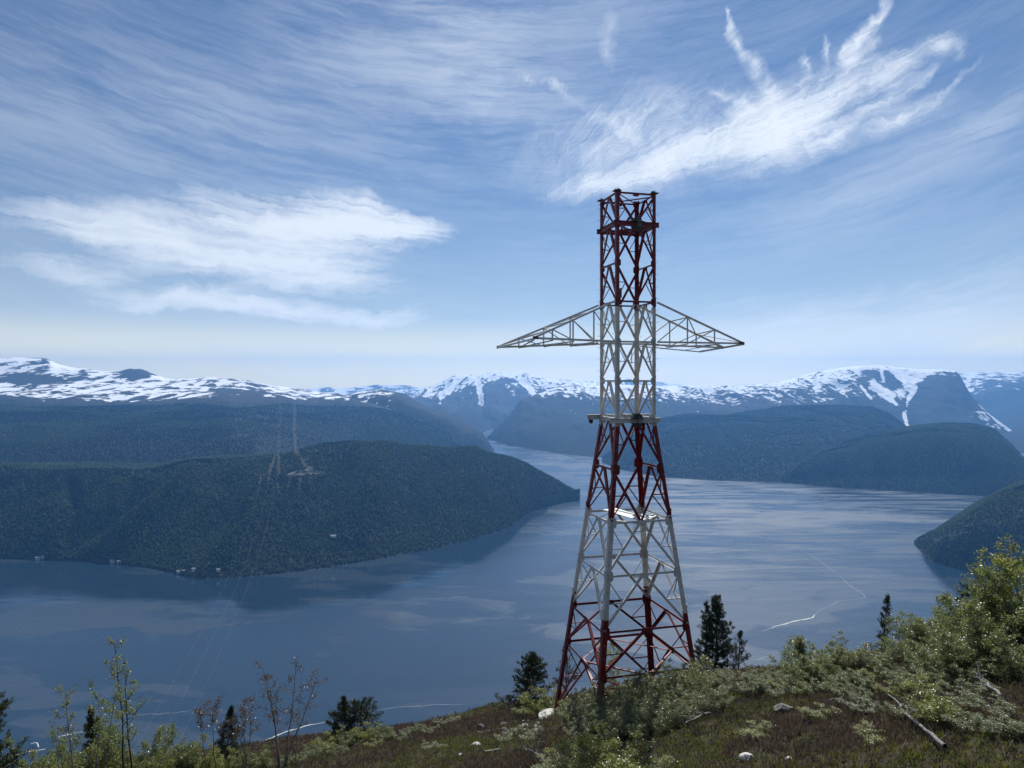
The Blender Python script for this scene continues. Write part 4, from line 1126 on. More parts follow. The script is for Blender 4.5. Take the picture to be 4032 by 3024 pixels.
# footing under the left leg
def disc(name, c, r, h_, mat, seg=28):
    bm = bmesh.new()
    bmesh.ops.create_cone(bm, cap_ends=True, segments=seg, radius1=r, radius2=r * 0.94, depth=h_)
    bmesh.ops.bevel(bm, geom=[e for e in bm.edges if len(e.link_faces) == 2 and e.calc_face_angle() > 0.9], offset=0.05, segments=2, affect='EDGES')
    bmesh.ops.translate(bm, verts=bm.verts, vec=c)
    me = bpy.data.meshes.new(name); bm.to_mesh(me); bm.free(); me.transform(MI)
    return add_part(name, me, mat)
for k in range(4):
    c = corner(k, FEET[k])
    disc('footing', c + Vector((0, 0, -0.50 if k == 3 else -0.9)), 1.15 if k == 3 else 0.7, 1.0, M_conc)
    sx, sy = ((-1, -1), (1, -1), (1, 1), (-1, 1))[k]
    for ox, oy in ((-0.45, -0.3), (0.42, -0.1)):
        boxbar('anchor_plate', c + Vector((ox - 0.12, oy, 0.09)), c + Vector((ox + 0.14, oy - 0.1, 0.09)), 0.12, 0.07, M_red)
# ------------------------------------------------------------------ near ground
mg, t, out = material('heath_ground')
P = t.new('ShaderNodeNewGeometry').outputs['Position']
n1_ = t.noise(P, 0.35, 5, 0.6)[0]; n2_ = t.noise(P, 5.0, 5, 0.65)[0]; n3_ = t.noise(P, 1.3, 4, 0.6)[0]
c = t.mix(t.ramp(n3_, 0.35, 0.65), (0.032, 0.024, 0.018), (0.058, 0.046, 0.028))
c = t.mix(t.ramp(n1_, 0.52, 0.68), c, (0.048, 0.056, 0.020))
c = t.mix(t.ramp(n2_, 0.62, 0.78, 0.0, 0.8), c, (0.085, 0.072, 0.055))
b = principled(t, c, 0.95, 0.1, normal=bump(t, n2_, 1.0, 0.08))
t.l.new(b.outputs[0], out.inputs[0])
xs = np.concatenate([-np.geomspace(46, 1600, 26)[::-1], np.linspace(-45, 45, 240), np.geomspace(46, 1600, 26)])
ys = np.concatenate([-np.geomspace(3, 1500, 26)[::-1], np.linspace(-2, 88, 240), np.geomspace(89, 760, 40)])
GX, GY = np.meshgrid(xs, ys)
GZ = np.maximum(ground_z(GX, GY), -604.0)
idx = np.arange(GX.size).reshape(GX.shape)
Q = np.stack([idx[:-1, :-1], idx[:-1, 1:], idx[1:, 1:], idx[1:, :-1]], -1).reshape(-1, 4)
ground = tag(link_mesh('ground', np_mesh('ground', np.stack([GX, GY, GZ], -1).reshape(-1, 3), Q, smooth=True), mg), 'brown heather slope falling away to the fjord', kind='structure')

def at(px, D):
    return (px - 2016) / F * D, D
def ground_hit(px, py):
    """where the viewing ray through a photo pixel meets the slope"""
    D = np.linspace(14, 90, 1500)
    X = (px - 2016) / F * D
    below = (1500 - py) / F * D <= ground_z(X, D)
    i = int(np.argmax(below)) if below.any() else len(D) - 1
    return float(X[i]), float(D[i])

# ------------------------------------------------------------------ plant materials
def mat_leaf(name, c0, c1, trans, rough=0.38, tw=0.40):
    m, t, out = material(name)
    P = t.new('ShaderNodeNewGeometry').outputs['Position']
    n = t.noise(P, 2.3, 3, 0.6)[0]
    r = t.new('ShaderNodeNewGeometry').outputs['Random Per Island']
    k = t.math('ADD', t.math('MULTIPLY', t.ramp(n, 0.3, 0.7), 0.5), t.math('MULTIPLY', r, 0.5))
    b = principled(t, t.mix(k, c0, c1), rough, 0.55)
    tr = t.new('ShaderNodeBsdfTranslucent'); t.put(tr.inputs[0], t.mix(k, trans, tuple(min(1, x * 1.5) for x in trans)))
    mx = t.new('ShaderNodeMixShader'); mx.inputs[0].default_value = tw
    t.l.new(b.outputs[0], mx.inputs[1]); t.l.new(tr.outputs[0], mx.inputs[2])
    t.l.new(mx.outputs[0], out.inputs[0])
    return m
M_leaf = mat_leaf('birch_leaf', (0.085, 0.105, 0.036), (0.165, 0.180, 0.075), (0.23, 0.27, 0.075))
M_leaf_y = mat_leaf('yellow_green_leaf', (0.130, 0.145, 0.030), (0.230, 0.235, 0.065), (0.32, 0.34, 0.06))
M_leaf_g = mat_leaf('grey_willow_leaf', (0.125, 0.135, 0.060), (0.215, 0.225, 0.110), (0.25, 0.27, 0.09), rough=0.34)
M_leaf_b = mat_leaf('withered_leaf', (0.085, 0.062, 0.045), (0.170, 0.125, 0.092), (0.13, 0.085, 0.05))
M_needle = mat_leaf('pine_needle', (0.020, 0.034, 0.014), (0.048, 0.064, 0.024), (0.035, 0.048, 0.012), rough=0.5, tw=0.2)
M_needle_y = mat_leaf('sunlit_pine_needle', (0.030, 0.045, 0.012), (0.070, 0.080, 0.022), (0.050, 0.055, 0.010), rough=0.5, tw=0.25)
M_heath = mat_leaf('heather_sprig', (0.058, 0.044, 0.032), (0.145, 0.110, 0.082), (0.11, 0.075, 0.045), rough=0.6, tw=0.25)
M_heath_g = mat_leaf('crowberry_sprig', (0.055, 0.066, 0.018), (0.135, 0.140, 0.040), (0.15, 0.16, 0.03), rough=0.5, tw=0.3)
M_straw = mat_leaf('dry_grass', (0.10, 0.085, 0.055), (0.22, 0.19, 0.14), (0.10, 0.08, 0.04), rough=0.6, tw=0.3)
def mat_bark(name, c0, c1, c2):
    m, t, out = material(name)
    P = t.new('ShaderNodeNewGeometry').outputs['Position']
    n = t.noise(t.mapping(P, scale=(9, 9, 4)), 1.0, 4, 0.6)[0]
    n2 = t.noise(t.mapping(P, scale=(3, 3, 14)), 1.0, 3, 0.6)[0]
    c = t.mix(t.ramp(n, 0.35, 0.65), c0, c1); c = t.mix(t.ramp(n2, 0.58, 0.66), c, c2)
    t.l.new(principled(t, c, 0.75, 0.3, normal=bump(t, n, 0.5, 0.02)).outputs[0], out.inputs[0]); return m
M_birchbark = mat_bark('birch_bark', (0.11, 0.10, 0.09), (0.26, 0.245, 0.225), (0.035, 0.03, 0.028))
M_darkbark = mat_bark('dark_twig', (0.045, 0.035, 0.03), (0.085, 0.07, 0.06), (0.02, 0.017, 0.015))
M_greywood = mat_bark('bleached_wood', (0.14, 0.132, 0.125), (0.28, 0.27, 0.255), (0.12, 0.11, 0.10))
M_pinebark = mat_bark('pine_bark', (0.06, 0.04, 0.03), (0.12, 0.08, 0.06), (0.02, 0.016, 0.014))

# ------------------------------------------------------------------ plant builders
class Wood:
    def __init__(s): s.V, s.Q, s.n = [], [], 0
    def tube(s, pts, r0, r1, k=5):
        pts = np.asarray(pts, float); m = len(pts)
        tn = np.gradient(pts, axis=0); tn /= np.linalg.norm(tn, axis=1)[:, None] + 1e-9
        ref = np.array([0.31, 0.17, 0.93]) if abs(tn[0, 2]) < 0.9 else np.array([1.0, 0.1, 0.0])
        a = np.cross(tn, ref); a /= np.linalg.norm(a, axis=1)[:, None] + 1e-9
        b = np.cross(tn, a)
        r = np.linspace(r0, r1, m)[:, None, None]
        an = np.arange(k) * 2 * math.pi / k
        ring = pts[:, None, :] + r * (a[:, None, :] * np.cos(an)[None, :, None] + b[:, None, :] * np.sin(an)[None, :, None])
        i = s.n + np.arange(m * k).reshape(m, k)
        q = np.stack([i[:-1], np.roll(i[:-1], -1, 1), np.roll(i[1:], -1, 1), i[1:]], -1).reshape(-1, 4)
        s.V.append(ring.reshape(-1, 3)); s.Q.append(q); s.n += m * k
    def mesh(s, name): return np_mesh(name, np.concatenate(s.V), np.concatenate(s.Q), smooth=True)

def leaf_quads(C, rng, size, aspect=0.62, flat=0.0, dirs=None):
    """one small folded-free leaf (diamond quad) per centre"""
    n = len(C)
    d_ = rng.normal(size=(n, 3)) if dirs is None else dirs + 0.45 * rng.normal(size=(n, 3))
    d_[:, 2] -= flat
    d_ /= np.linalg.norm(d_, axis=1)[:, None] + 1e-9
    r = rng.normal(size=(n, 3)); b = np.cross(d_, r); b /= np.linalg.norm(b, axis=1)[:, None] + 1e-9
    sz = size * rng.uniform(0.65, 1.35, n)[:, None]
    V = np.stack([C - d_ * sz * 0.5, C + b * sz * aspect * 0.5, C + d_ * sz * 0.5, C - b * sz * aspect * 0.5], 1).reshape(-1, 3)
    return V, np.arange(n * 4).reshape(n, 4)

def grow_path(rng, p, d_, L, n, wig, up):
    pts = [np.array(p, float)]; d_ = np.array(d_, float)
    for i in range(n):
        d_ = d_ + rng.normal(size=3) * wig + np.array([0, 0, up]); d_ /= np.linalg.norm(d_)
        pts.append(pts[-1] + d_ * L / n)
    return np.array(pts), d_

def broadleaf(rng, h, stems=1, lean=(0, 0), r=0.06, bare=0.3, spread=0.42, nb=12, leaves=26, lsize=0.075, wig=0.10, fan=0.25, twig=5, up=0.06, leaf_from=0.25, clump=0.10):
    wd, LC = Wood(), []
    for s_ in range(stems):
        a = rng.uniform(0, 2 * math.pi)
        f = fan * rng.uniform(0.3, 1.0) if stems > 1 else 0.0
        d0 = np.array([lean[0] + f * math.cos(a), lean[1] + f * math.sin(a), 1.0]); d0 /= np.linalg.norm(d0)
        hh = h * (rng.uniform(0.72, 1.0) if stems > 1 else 1.0) / max(d0[2], 0.35)
        base = np.array([0.12 * math.cos(a), 0.12 * math.sin(a), -0.35]) if stems > 1 else np.array([0, 0, -0.4])
        tp, dl = grow_path(rng, base, d0, hh, 9, wig, up)
        tp[:, 2] *= h * (1.0 if stems == 1 else rng.uniform(0.75, 1.0)) / max(tp[-1, 2], 0.3)
        rs = r * (0.75 if stems > 1 else 1.0)
        wd.tube(tp, rs, rs * 0.18, 6)
        for b_ in range(nb):
            f = bare + (1 - bare) * (b_ + rng.random()) / nb
            i = min(int(f * 9), 8); p = tp[i] + (tp[i + 1] - tp[i]) * (f * 9 - i)
            an = b_ * 2.4 + rng.uniform(-0.5, 0.5)
            el_ = rng.uniform(0.35, 0.95)
            L = h * spread * (1.15 - 0.75 * f) * rng.uniform(0.6, 1.15)
            dd = np.array([math.cos(an) * math.cos(el_), math.sin(an) * math.cos(el_), math.sin(el_)])
            bp, bd = grow_path(rng, p, dd, L, 5, 0.17, 0.05)
            wd.tube(bp, rs * 0.42 * (1.15 - 0.6 * f), 0.006, 4)
            for t_ in range(twig):
                ft = 0.25 + 0.75 * (t_ + rng.random()) / twig
                j = min(int(ft * 5), 4); q = bp[j] + (bp[j + 1] - bp[j]) * (ft * 5 - j)
                td = bd + rng.normal(size=3) * 0.75; td /= np.linalg.norm(td)
                tl = L * rng.uniform(0.22, 0.45)
                tw_, _ = grow_path(rng, q, td, tl, 3, 0.22, 0.03)
                wd.tube(tw_, 0.011, 0.005, 3)
                u = rng.uniform(leaf_from, 1.05, leaves)
                k = np.clip((u * 3).astype(int), 0, 2)
                LC.append(tw_[k] + (tw_[k + 1] - tw_[k]) * (u * 3 - k)[:, None] + rng.normal(size=(leaves, 3)) * clump)
    C = np.concatenate(LC)
    V, Q = leaf_quads(C, rng, lsize, flat=0.35)
    return wd.mesh('trunk'), np_mesh('crown', V, Q)

def conifer(rng, h, w_, bare=0.12, droop=-0.05, whorl=0.34, per=6, needle=0.17, dens=1.0, top=0.10, r=None, gappy=0.0, shape=0.85, lean=(0, 0), gapz=None):
    wd, C, Dn = Wood(), [], []
    tp, _ = grow_path(rng, (0, 0, -0.5), (lean[0], lean[1], 1), h + 0.5, 10, 0.025, 0.05)
    tp[:, 2] = np.linspace(-0.5, h, 11)
    r = r or 0.018 * h + 0.02
    wd.tube(tp, r, 0.012, 7)
    z = bare * h
    while z < h - 0.05:
        f = z / h
        prof = (1 - f) ** shape * (0.72 + 0.28 * min(1, (f - bare) / 0.18 + 0.3)) + top * 0.5 * (1 - f)
        i = min(int((z + 0.5) / (h + 0.5) * 10), 9); g = (z + 0.5) / (h + 0.5) * 10 - i
        p = tp[i] + (tp[i + 1] - tp[i]) * g
        for b_ in range(per):
            if rng.random() < gappy: continue
            an = rng.uniform(0, 2 * math.pi)
            L = max(w_ * prof * rng.uniform(0.6, 1.15), 0.12)
            el_ = droop + 0.65 * f + rng.uniform(-0.12, 0.2)
            dd = np.array([math.cos(an) * math.cos(el_), math.sin(an) * math.cos(el_), math.sin(el_)])
            bp, bd = grow_path(rng, p + np.array([0, 0, rng.uniform(-0.1, 0.1)]), dd, L, 4, 0.07, 0.07)
            wd.tube(bp, max(0.010, 0.02 * L), 0.006, 4)
            nt = max(3, int(L / 0.115 * dens))
            u = rng.uniform(0.18, 1.0, nt) ** 0.8
            k = np.clip((u * 4).astype(int), 0, 3)
            q = bp[k] + (bp[k + 1] - bp[k]) * (u * 4 - k)[:, None]
            side = np.cross(bd, [0, 0, 1.0]); side /= np.linalg.norm(side) + 1e-9
            q = q + side[None, :] * (rng.normal(size=nt) * 0.26 * L * (1.05 - u))[:, None] + rng.normal(size=(nt, 3)) * 0.03
            q[:, 2] += rng.normal(size=nt) * 0.035
            for _ in range(9):
                C.append(q + rng.normal(size=(nt, 3)) * 0.035); 
                d2 = bd[None, :] * 0.7 + np.array([0, 0, 0.35]) + rng.normal(size=(nt, 3)) * 0.75
                Dn.append(d2)
        z += whorl * rng.uniform(0.75, 1.25) * (0.55 + 0.45 * (1 - f))
    # leader
    lead = tp[-1][None, :] + np.stack([np.zeros(14), np.zeros(14), np.linspace(-0.5, 0.12, 14)], -1)
    for _ in range(5):
        C.append(lead + rng.normal(size=(14, 3)) * 0.03); Dn.append(np.array([0, 0, 0.8]) + rng.normal(size=(14, 3)) * 0.7)
    C, Dn = np.concatenate(C), np.concatenate(Dn)
    Dn /= np.linalg.norm(Dn, axis=1)[:, None]
    V, Q = leaf_quads(C + Dn * needle * 0.4, rng, needle, aspect=0.20, dirs=Dn * 2)
    return wd.mesh('trunk'), np_mesh('crown', V, Q)

def plant(name, label, cat, loc, meshes, mats, rz=0.0, sc=(1, 1, 1), group=None):
    root = tag(empty(name, loc, rz), label, cat, group)
    root.scale = sc
    for nm, me, m in zip(('trunk', 'crown'), meshes, mats):
        if not me.materials: me.materials.append(m)
        link_mesh(nm, me, None, root)
    return root

def stand(px, D, top):
    X, Y = at(px, D)
    z = float(ground_z(X, Y))
    return (X, Y, z), (1500 - top) / F * D - z

rng = np.random.default_rng(42)
# ---- trees one by one
def birch_tree(px, D, top, label, leafm, barkm=None, **kw):
    loc, h = stand(px, D, top)
    return plant('birch_tree', label, 'birch tree', loc, broadleaf(np.random.default_rng(abs(kw.pop('seed', int(px)))), h, **kw), (barkm or M_birchbark, leafm))
def pine(name, px, D, top, label, cat, m=None, **kw):
    loc, h = stand(px, D, top)
    w_ = kw.pop('wpx') / F * D / 2
    return plant(name, label, cat, loc, conifer(np.random.default_rng(abs(kw.pop('seed', int(px)))), h, w_, **kw), (M_pinebark, m or M_needle))

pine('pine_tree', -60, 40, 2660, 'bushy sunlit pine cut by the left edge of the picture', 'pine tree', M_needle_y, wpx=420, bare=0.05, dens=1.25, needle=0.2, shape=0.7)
birch_tree(365, 38, 2680, 'leaning birch with a bare drooping limb near the left edge', M_leaf, stems=3, lean=(-0.10, 0.0), r=0.07, bare=0.55, spread=0.19, nb=8, leaves=16, lsize=0.095, seed=11, clump=0.09, fan=0.26)
birch_tree(300, 38.5, 2870, 'bare grey birch limb arching left beside the leaning birch', M_leaf, M_greywood, lean=(-0.55, 0.0), r=0.05, bare=0.7, spread=0.270, nb=5, leaves=1, lsize=0.071, seed=12)
birch_tree(515, 42, 2552, 'tall thin birch with a dark straight trunk on the left', M_leaf, M_darkbark, stems=2, lean=(-0.03, 0.0), r=0.10, bare=0.48, spread=0.20, nb=13, leaves=17, lsize=0.095, seed=14, wig=0.07, clump=0.09, fan=0.09)
birch_tree(555, 42.2, 2850, 'low side birch with a white branch reaching right of the tall thin birch', M_leaf, lean=(0.50, 0.0), r=0.045, bare=0.6, spread=0.297, nb=6, leaves=34, lsize=0.075, seed=15)
birch_tree(855, 46, 2745, 'small crooked birch with withered brown leaves leaning left', M_leaf_b, stems=2, lean=(-0.20, 0), r=0.06, bare=0.70, spread=0.24, nb=9, leaves=11, lsize=0.095, seed=21, wig=0.15, fan=0.2, clump=0.09)
birch_tree(985, 47, 2760, 'forked birch with brown leaves between two taller neighbours', M_leaf_b, stems=3, lean=(-0.10, 0), r=0.06, bare=0.55, spread=0.24, nb=9, leaves=10, lsize=0.095, seed=22, wig=0.14, fan=0.3, clump=0.09)
birch_tree(1100, 46, 2620, 'tallest birch with thin brown leaves and pale limbs left of centre', M_leaf_b, stems=4, lean=(0.0, 0), r=0.08, bare=0.42, spread=0.24, nb=10, leaves=9, lsize=0.095, seed=24, wig=0.12, fan=0.26, clump=0.09)
birch_tree(1160, 46.6, 2800, 'bare dead birch stem beside the tallest brown birch', M_leaf_b, M_greywood, lean=(0.08, 0), r=0.04, bare=0.55, spread=0.216, nb=6, leaves=1, lsize=0.059, seed=25)
pine('spruce_tree', 893, 53, 2785, 'narrow dark spruce behind the brown leaved birches', 'spruce tree', wpx=150, bare=0.05, dens=1.3, per=7, whorl=0.26, shape=0.8, droop=-0.15)
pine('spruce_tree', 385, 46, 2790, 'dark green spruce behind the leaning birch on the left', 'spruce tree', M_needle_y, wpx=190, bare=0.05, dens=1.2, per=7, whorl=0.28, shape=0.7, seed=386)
pine('spruce_tree', 1342, 58, 2748, 'pointed dark spruce of the pair below the calm water', 'spruce tree', wpx=180, bare=0.05, dens=1.3, per=7, whorl=0.26)
pine('pine_tree', 1418, 58.6, 2772, 'round topped dark pine of the pair below the calm water', 'pine tree', wpx=230, bare=0.05, dens=1.3, per=7, shape=0.45)
pine('pine_tree', 2105, 61, 2580, 'broad dark pine left of the mast foot', 'pine tree', wpx=205, bare=0.06, dens=1.5, per=8, whorl=0.34, shape=0.5, needle=0.19, gappy=0.08)
pine('pine_tree', 2000, 60, 2745, 'small blue green pine on the brow left of the broad pine', 'pine tree', wpx=190, bare=0.05, dens=1.1, per=6, shape=0.9)
pine('pine_tree', 2232, 63, 2540, 'thin open pine behind the left leg of the mast', 'pine tree', wpx=170, bare=0.2, dens=0.8, per=4, gappy=0.2, shape=0.6)
birch_tree(2405, 62, 2535, 'light green young birch seen through the mast', M_leaf_y, M_darkbark, stems=2, r=0.05, bare=0.35, spread=0.230, nb=13, leaves=28, lsize=0.100, seed=31, fan=0.06)
pine('pine_tree', 2822, 57, 2352, 'tall dark twin topped pine right of the mast', 'pine tree', wpx=225, bare=0.20, dens=1.4, per=7, whorl=0.34, shape=0.55, needle=0.19, gappy=0.10)
pine('pine_tree', 2782, 57.4, 2372, 'second slimmer top of the dark pine right of the mast', 'pine tree', wpx=160, bare=0.30, dens=1.1, per=5, whorl=0.36, shape=0.6, gappy=0.12)
pine('pine_tree', 2902, 56, 2486, 'shorter open pine leaning out right of the tall pine', 'pine tree', wpx=190, bare=0.15, dens=0.9, per=5, gappy=0.2, shape=0.7, lean=(0.03, 0))
pine('pine_tree', 3455, 54, 2340, 'slender open pine standing against the water on the right', 'pine tree', wpx=150, bare=0.12, dens=1.2, per=6, gappy=0.10, shape=0.6, whorl=0.36)
pine('pine_tree', 3810, 42, 2318, 'dark pine behind the tall birch at the right edge', 'pine tree', wpx=190, bare=0.35, dens=1.1, per=5, gappy=0.15, shape=0.35, seed=381)
pine('pine_tree', 3500, 52, 2505, 'small pine just right of the slender pine', 'pine tree', wpx=110, bare=0.2, dens=0.9, per=4, gappy=0.15, seed=350)
birch_tree(3082, 44, 2505, 'thin nearly bare birch between the pines and the thicket', M_leaf, M_darkbark, stems=2, r=0.04, bare=0.3, spread=0.176, nb=12, leaves=4, lsize=0.083, seed=41, fan=0.05)
birch_tree(3150, 42, 2515, 'young birch leaning left at the start of the right thicket', M_leaf_g, stems=2, lean=(-0.14, 0), r=0.05, bare=0.3, spread=0.297, nb=12, leaves=40, lsize=0.094, seed=42, fan=0.1)
birch_tree(3222, 42, 2560, 'broken dark stem standing in the right thicket', M_leaf, M_darkbark, r=0.05, bare=0.5, spread=0.108, nb=4, leaves=3, lsize=0.071, seed=43, wig=0.02)
birch_tree(4015, 32, 2120, 'tallest leafy birch at the right edge', M_leaf_y, stems=3, lean=(-0.06, 0), r=0.08, bare=0.22, spread=0.36, nb=12, leaves=26, lsize=0.100, seed=44, fan=0.22)
birch_tree(3925, 33, 2225, 'leafy birch just left of the tallest one at the right edge', M_leaf, stems=3, lean=(-0.10, 0), r=0.07, bare=0.2, spread=0.36, nb=12, leaves=24, lsize=0.100, seed=45, fan=0.25)

# ---- thickets: a few bushes built once, copied with their parts
protos = []
PH = []
for i, (kw, lm) in enumerate((
        (dict(stems=5, r=0.04, bare=0.12, spread=0.36, nb=13, leaves=34, lsize=0.080, fan=0.75, wig=0.12, lean=(-0.12, 0)), M_leaf),
        (dict(stems=6, r=0.035, bare=0.10, spread=0.38, nb=12, leaves=34, lsize=0.078, fan=0.85, wig=0.14, lean=(-0.2, 0)), M_leaf_g),
        (dict(stems=4, r=0.045, bare=0.15, spread=0.40, nb=14, leaves=34, lsize=0.084, fan=0.7, wig=0.12, lean=(-0.25, 0)), M_leaf),
        (dict(stems=5, r=0.035, bare=0.08, spread=0.42, nb=13, leaves=34, lsize=0.080, fan=0.9, wig=0.12), M_leaf_y),
        (dict(stems=5, r=0.03, bare=0.08, spread=0.40, nb=12, leaves=34, lsize=0.076, fan=0.8, wig=0.15), M_leaf_g))):
    mm = broadleaf(np.random.default_rng(500 + i), 3.0, **kw)
    mm[0].materials.append(M_birchbark if i in (0, 2) else M_darkbark); mm[1].materials.append(lm)
    zz = np.empty(len(mm[1].vertices) * 3, np.float32); mm[1].vertices.foreach_get('co', zz)
    PH.append(float(np.percentile(zz[2::3], 98.5)))
    protos.append(mm)
first = {}
BUSHES = {}
def bush(kind, px, D, top, label, group, wide=1.0):
    loc, h = stand(px, D, top)
    h = max(h, 0.5)
    k = h / PH[kind]; kx = (h / 3.0) ** 0.6 * wide * 1.1
    rz = rng.uniform(-0.9, 0.9)
    if kind not in first:
        root = empty('bush', loc, rz)
        for nm, me in zip(('stem', 'foliage'), protos[kind]): link_mesh(nm, me, None, root)
        first[kind] = root
    else:
        src = first[kind]
        root = src.copy(); COL.objects.link(root)
        for ch in src.children:
            c = ch.copy(); c.parent = root; COL.objects.link(c)
        root.location = loc; root.rotation_euler = (0, 0, rz)
    root.scale = (kx, kx, k)
    if group: BUSHES.setdefault(group, []).append((root, px, D, label))
    return tag(root, label if isinstance(label, str) else label[0], 'bush', group)

G1 = (('grey green willow bush', 'the thicket at the mast foot'), 'bushes at the foot of the mast')
for px, D, top, k in ((2290,45,2745,1),(2390,44,2700,1),(2470,44,2690,4),(2560,43,2680,1),(2640,43,2655,1),(2720,43,2625,4),(2800,44,2640,1),(2880,44,2655,4),(2950,43,2690,1),
                      (2340,40,2790,4),(2440,39,2765,1),(2540,39,2745,4),(2640,39,2725,1),(2740,39,2715,1),(2840,40,2715,4),(2930,40,2735,1),(2400,36.5,2850,4),(2500,36,2830,1),(2600,36,2800,4),(2700,36.5,2790,1),(2275,50.5,2775,1),(2285,49.5,2760,4),(2255,48,2815,4),(2310,41,2850,1),(2250,43,2770,4),(2350,46,2735,1),(2440,46,2690,4),(2530,46,2665,1),(2620,45,2650,4),(2700,45,2630,1),(2780,46,2625,4),(2860,46,2640,1),(2290,39,2850,1),(2390,38,2800,4),(2490,37.5,2790,1),(2590,38,2765,4),(2690,38,2755,1),(2790,38,2745,4),(2880,41,2700,1),(2980,41,2720,4)):
    bush(k, px, D, top + int(rng.uniform(-14, 18)), *G1)
G2 = (('leafy birch bush', 'the big thicket on the right'), 'birch bushes on the right of the slope')
for px, D, top, k in ((3030,40,2690,0),(3110,40,2640,3),(3200,39,2600,0),(3290,39,2540,2),(3350,38,2500,1),(3400,38,2560,0),(3470,37,2530,2),(3560,37,2480,0),(3630,36,2440,2),(3700,36,2450,1),(3770,35,2470,0),(3850,35,2380,2),
                      (3180,36,2690,3),(3270,35,2650,0),(3370,34,2640,2),(3460,34,2620,3),(3560,33,2590,0),(3650,33,2570,2),(3750,32,2550,0),(3850,31,2500,2),(3950,31,2430,0),(4050,30,2380,2),
                      (3400,31,2720,0),(3520,30,2690,3),(3620,30,2670,2),(3740,29.5,2650,0),(3860,29,2610,2),(3970,28.5,2570,0),(4080,28,2520,2),(3080,38,2740,3),(3140,41,2570,0),(3240,41,2540,3),(3310,40,2500,0),(3420,39,2530,2),(3500,38.5,2510,0),(3600,38,2450,3),(3680,38,2430,0),(3750,37,2430,2),(3820,36,2390,0),(3890,36,2290,2),(3320,33,2690,0),(3430,32,2670,2),(3590,31,2640,0),(3690,30.5,2600,2),(3790,30.5,2580,0),(3900,30,2480,2),(4000,30,2420,0),(3500,34,2560,2),(3610,34,2500,0),(3720,33.5,2490,2),(3830,33,2440,0),(3930,33,2330,2),(2960,41,2660,1),(3020,41,2630,0),(3070,39,2640,2),(3130,38.5,2600,0),(3190,37.5,2590,2),(3250,37,2580,0),(3060,37,2700,1),(3150,36,2680,0),(3220,35.5,2670,2),(3310,36,2590,0),(3000,38.5,2690,2),(3770,31,2540,2),(3870,32,2450,0),(3560,31.5,2620,2),(3660,31.5,2600,0),(4120,31,2330,2),(4200,30,2300,0),(4300,31,2280,2),(4150,27,2560,0),(4280,27,2520,2),(4420,29,2350,0)):
    bush(k, px, D, top + (46 if 3300 < px < 3600 and top < 2600 else 14) + int(rng.uniform(-22, 26)), *G2)
G3 = (('light green birch bush', 'the row on the brow'), 'bushes on the brow left of the heath')
for px, D, top, k in ((1310,53,2900,3),(1390,53,2880,0),(1460,54,2862,3),(1530,54,2852,0),(1600,55,2858,4),(1660,56,2880,0),(1730,57,2900,4),(1790,58,2925,1),(1240,50,2935,4),(1350,50,2935,0),(1480,51,2925,3),(1590,52,2925,0),(1690,53,2940,4)):
    bush(k, px, D, top + int(rng.uniform(-10, 12)), *G3)
G4 = (('low bush', 'the scrub under the thin birches'), 'low bushes among the thin birches')
for px, D, top, k in ((150,40,2935,0),(250,41,2900,4),(330,42,2930,3),(430,43,2850,0),(470,44,2890,4),(600,44,2945,3),(690,46,2870,4),(740,46,2885,0),(810,46,2925,3),(900,47,2935,3),(960,47,2950,4),(1040,47,2915,0),(1130,48,2935,4),(1190,48,2925,4),(560,43,2960,0)):
    bush(k, px, D, top + 34 + int(rng.uniform(-10, 12)), *G4, wide=0.85)
G5 = (('yellow green bush', 'the scrub round the broad pine'), 'bushes around the broad pine')
for px, D, top, k in ((2150,55,2730,3),(2210,55,2715,0),(2100,56,2790,3),(2060,56,2835,3),(2250,53,2770,4),(2170,52,2800,0)):
    bush(k, px, D, top + int(rng.uniform(-8, 10)), *G5, wide=1.1)
for px, D, top, k, lb in ((1990,44,2880,4,'grey leaved low willow on the heath left of the mast'), (2080,43,2900,4,'small willow beside the pale stones'),
                          (2420,27.5,2885,3,'bright yellow green bush at the bottom edge below the mast'), (2320,29,2930,3,'low yellow green bush at the bottom edge left of the brightest one'),
                          (2520,27,2925,3,'low yellow green bush at the bottom edge right of the brightest one'), (2240,31,2965,3,'small green bush on the heath near the grey branch'),
                          (3690,25.5,2690,3,'upright young birch bush by the fallen trunk'), (3960,24,2860,0,'low dark green bush at the lower right'), (3860,23,2940,0,'small leafy bush near the lower right corner'),
                          (3990,22,2960,2,'bush in the lower right corner'), (3440,25,2985,3,'small yellow green bush at the bottom right of the heath'), (3000,29,2985,3,'tiny green bush beside the white stone'), (2600,28,3000,3,'low yellow green bush at the bottom edge below the boulder'), (2170,33,2985,3,'green cushion of shrub by the fork of the grey branch'), (1700,46,2965,4,'grey low willow at the left end of the heath'),
                          (3250,30,2880,3,'low green bush on the heath right of the boulder'), (3420,29,2840,0,'small birch bush between the boulder and the fallen trunk'), (3560,27,2900,4,'grey green low bush left of the fallen trunk'), (3830,26,2790,0,'leafy bush right of the fallen trunk'), (3900,27,2730,2,'larger leafy bush behind the pale flat rock')):
    bush(k, px, D, top, lb, None, wide=1.25)

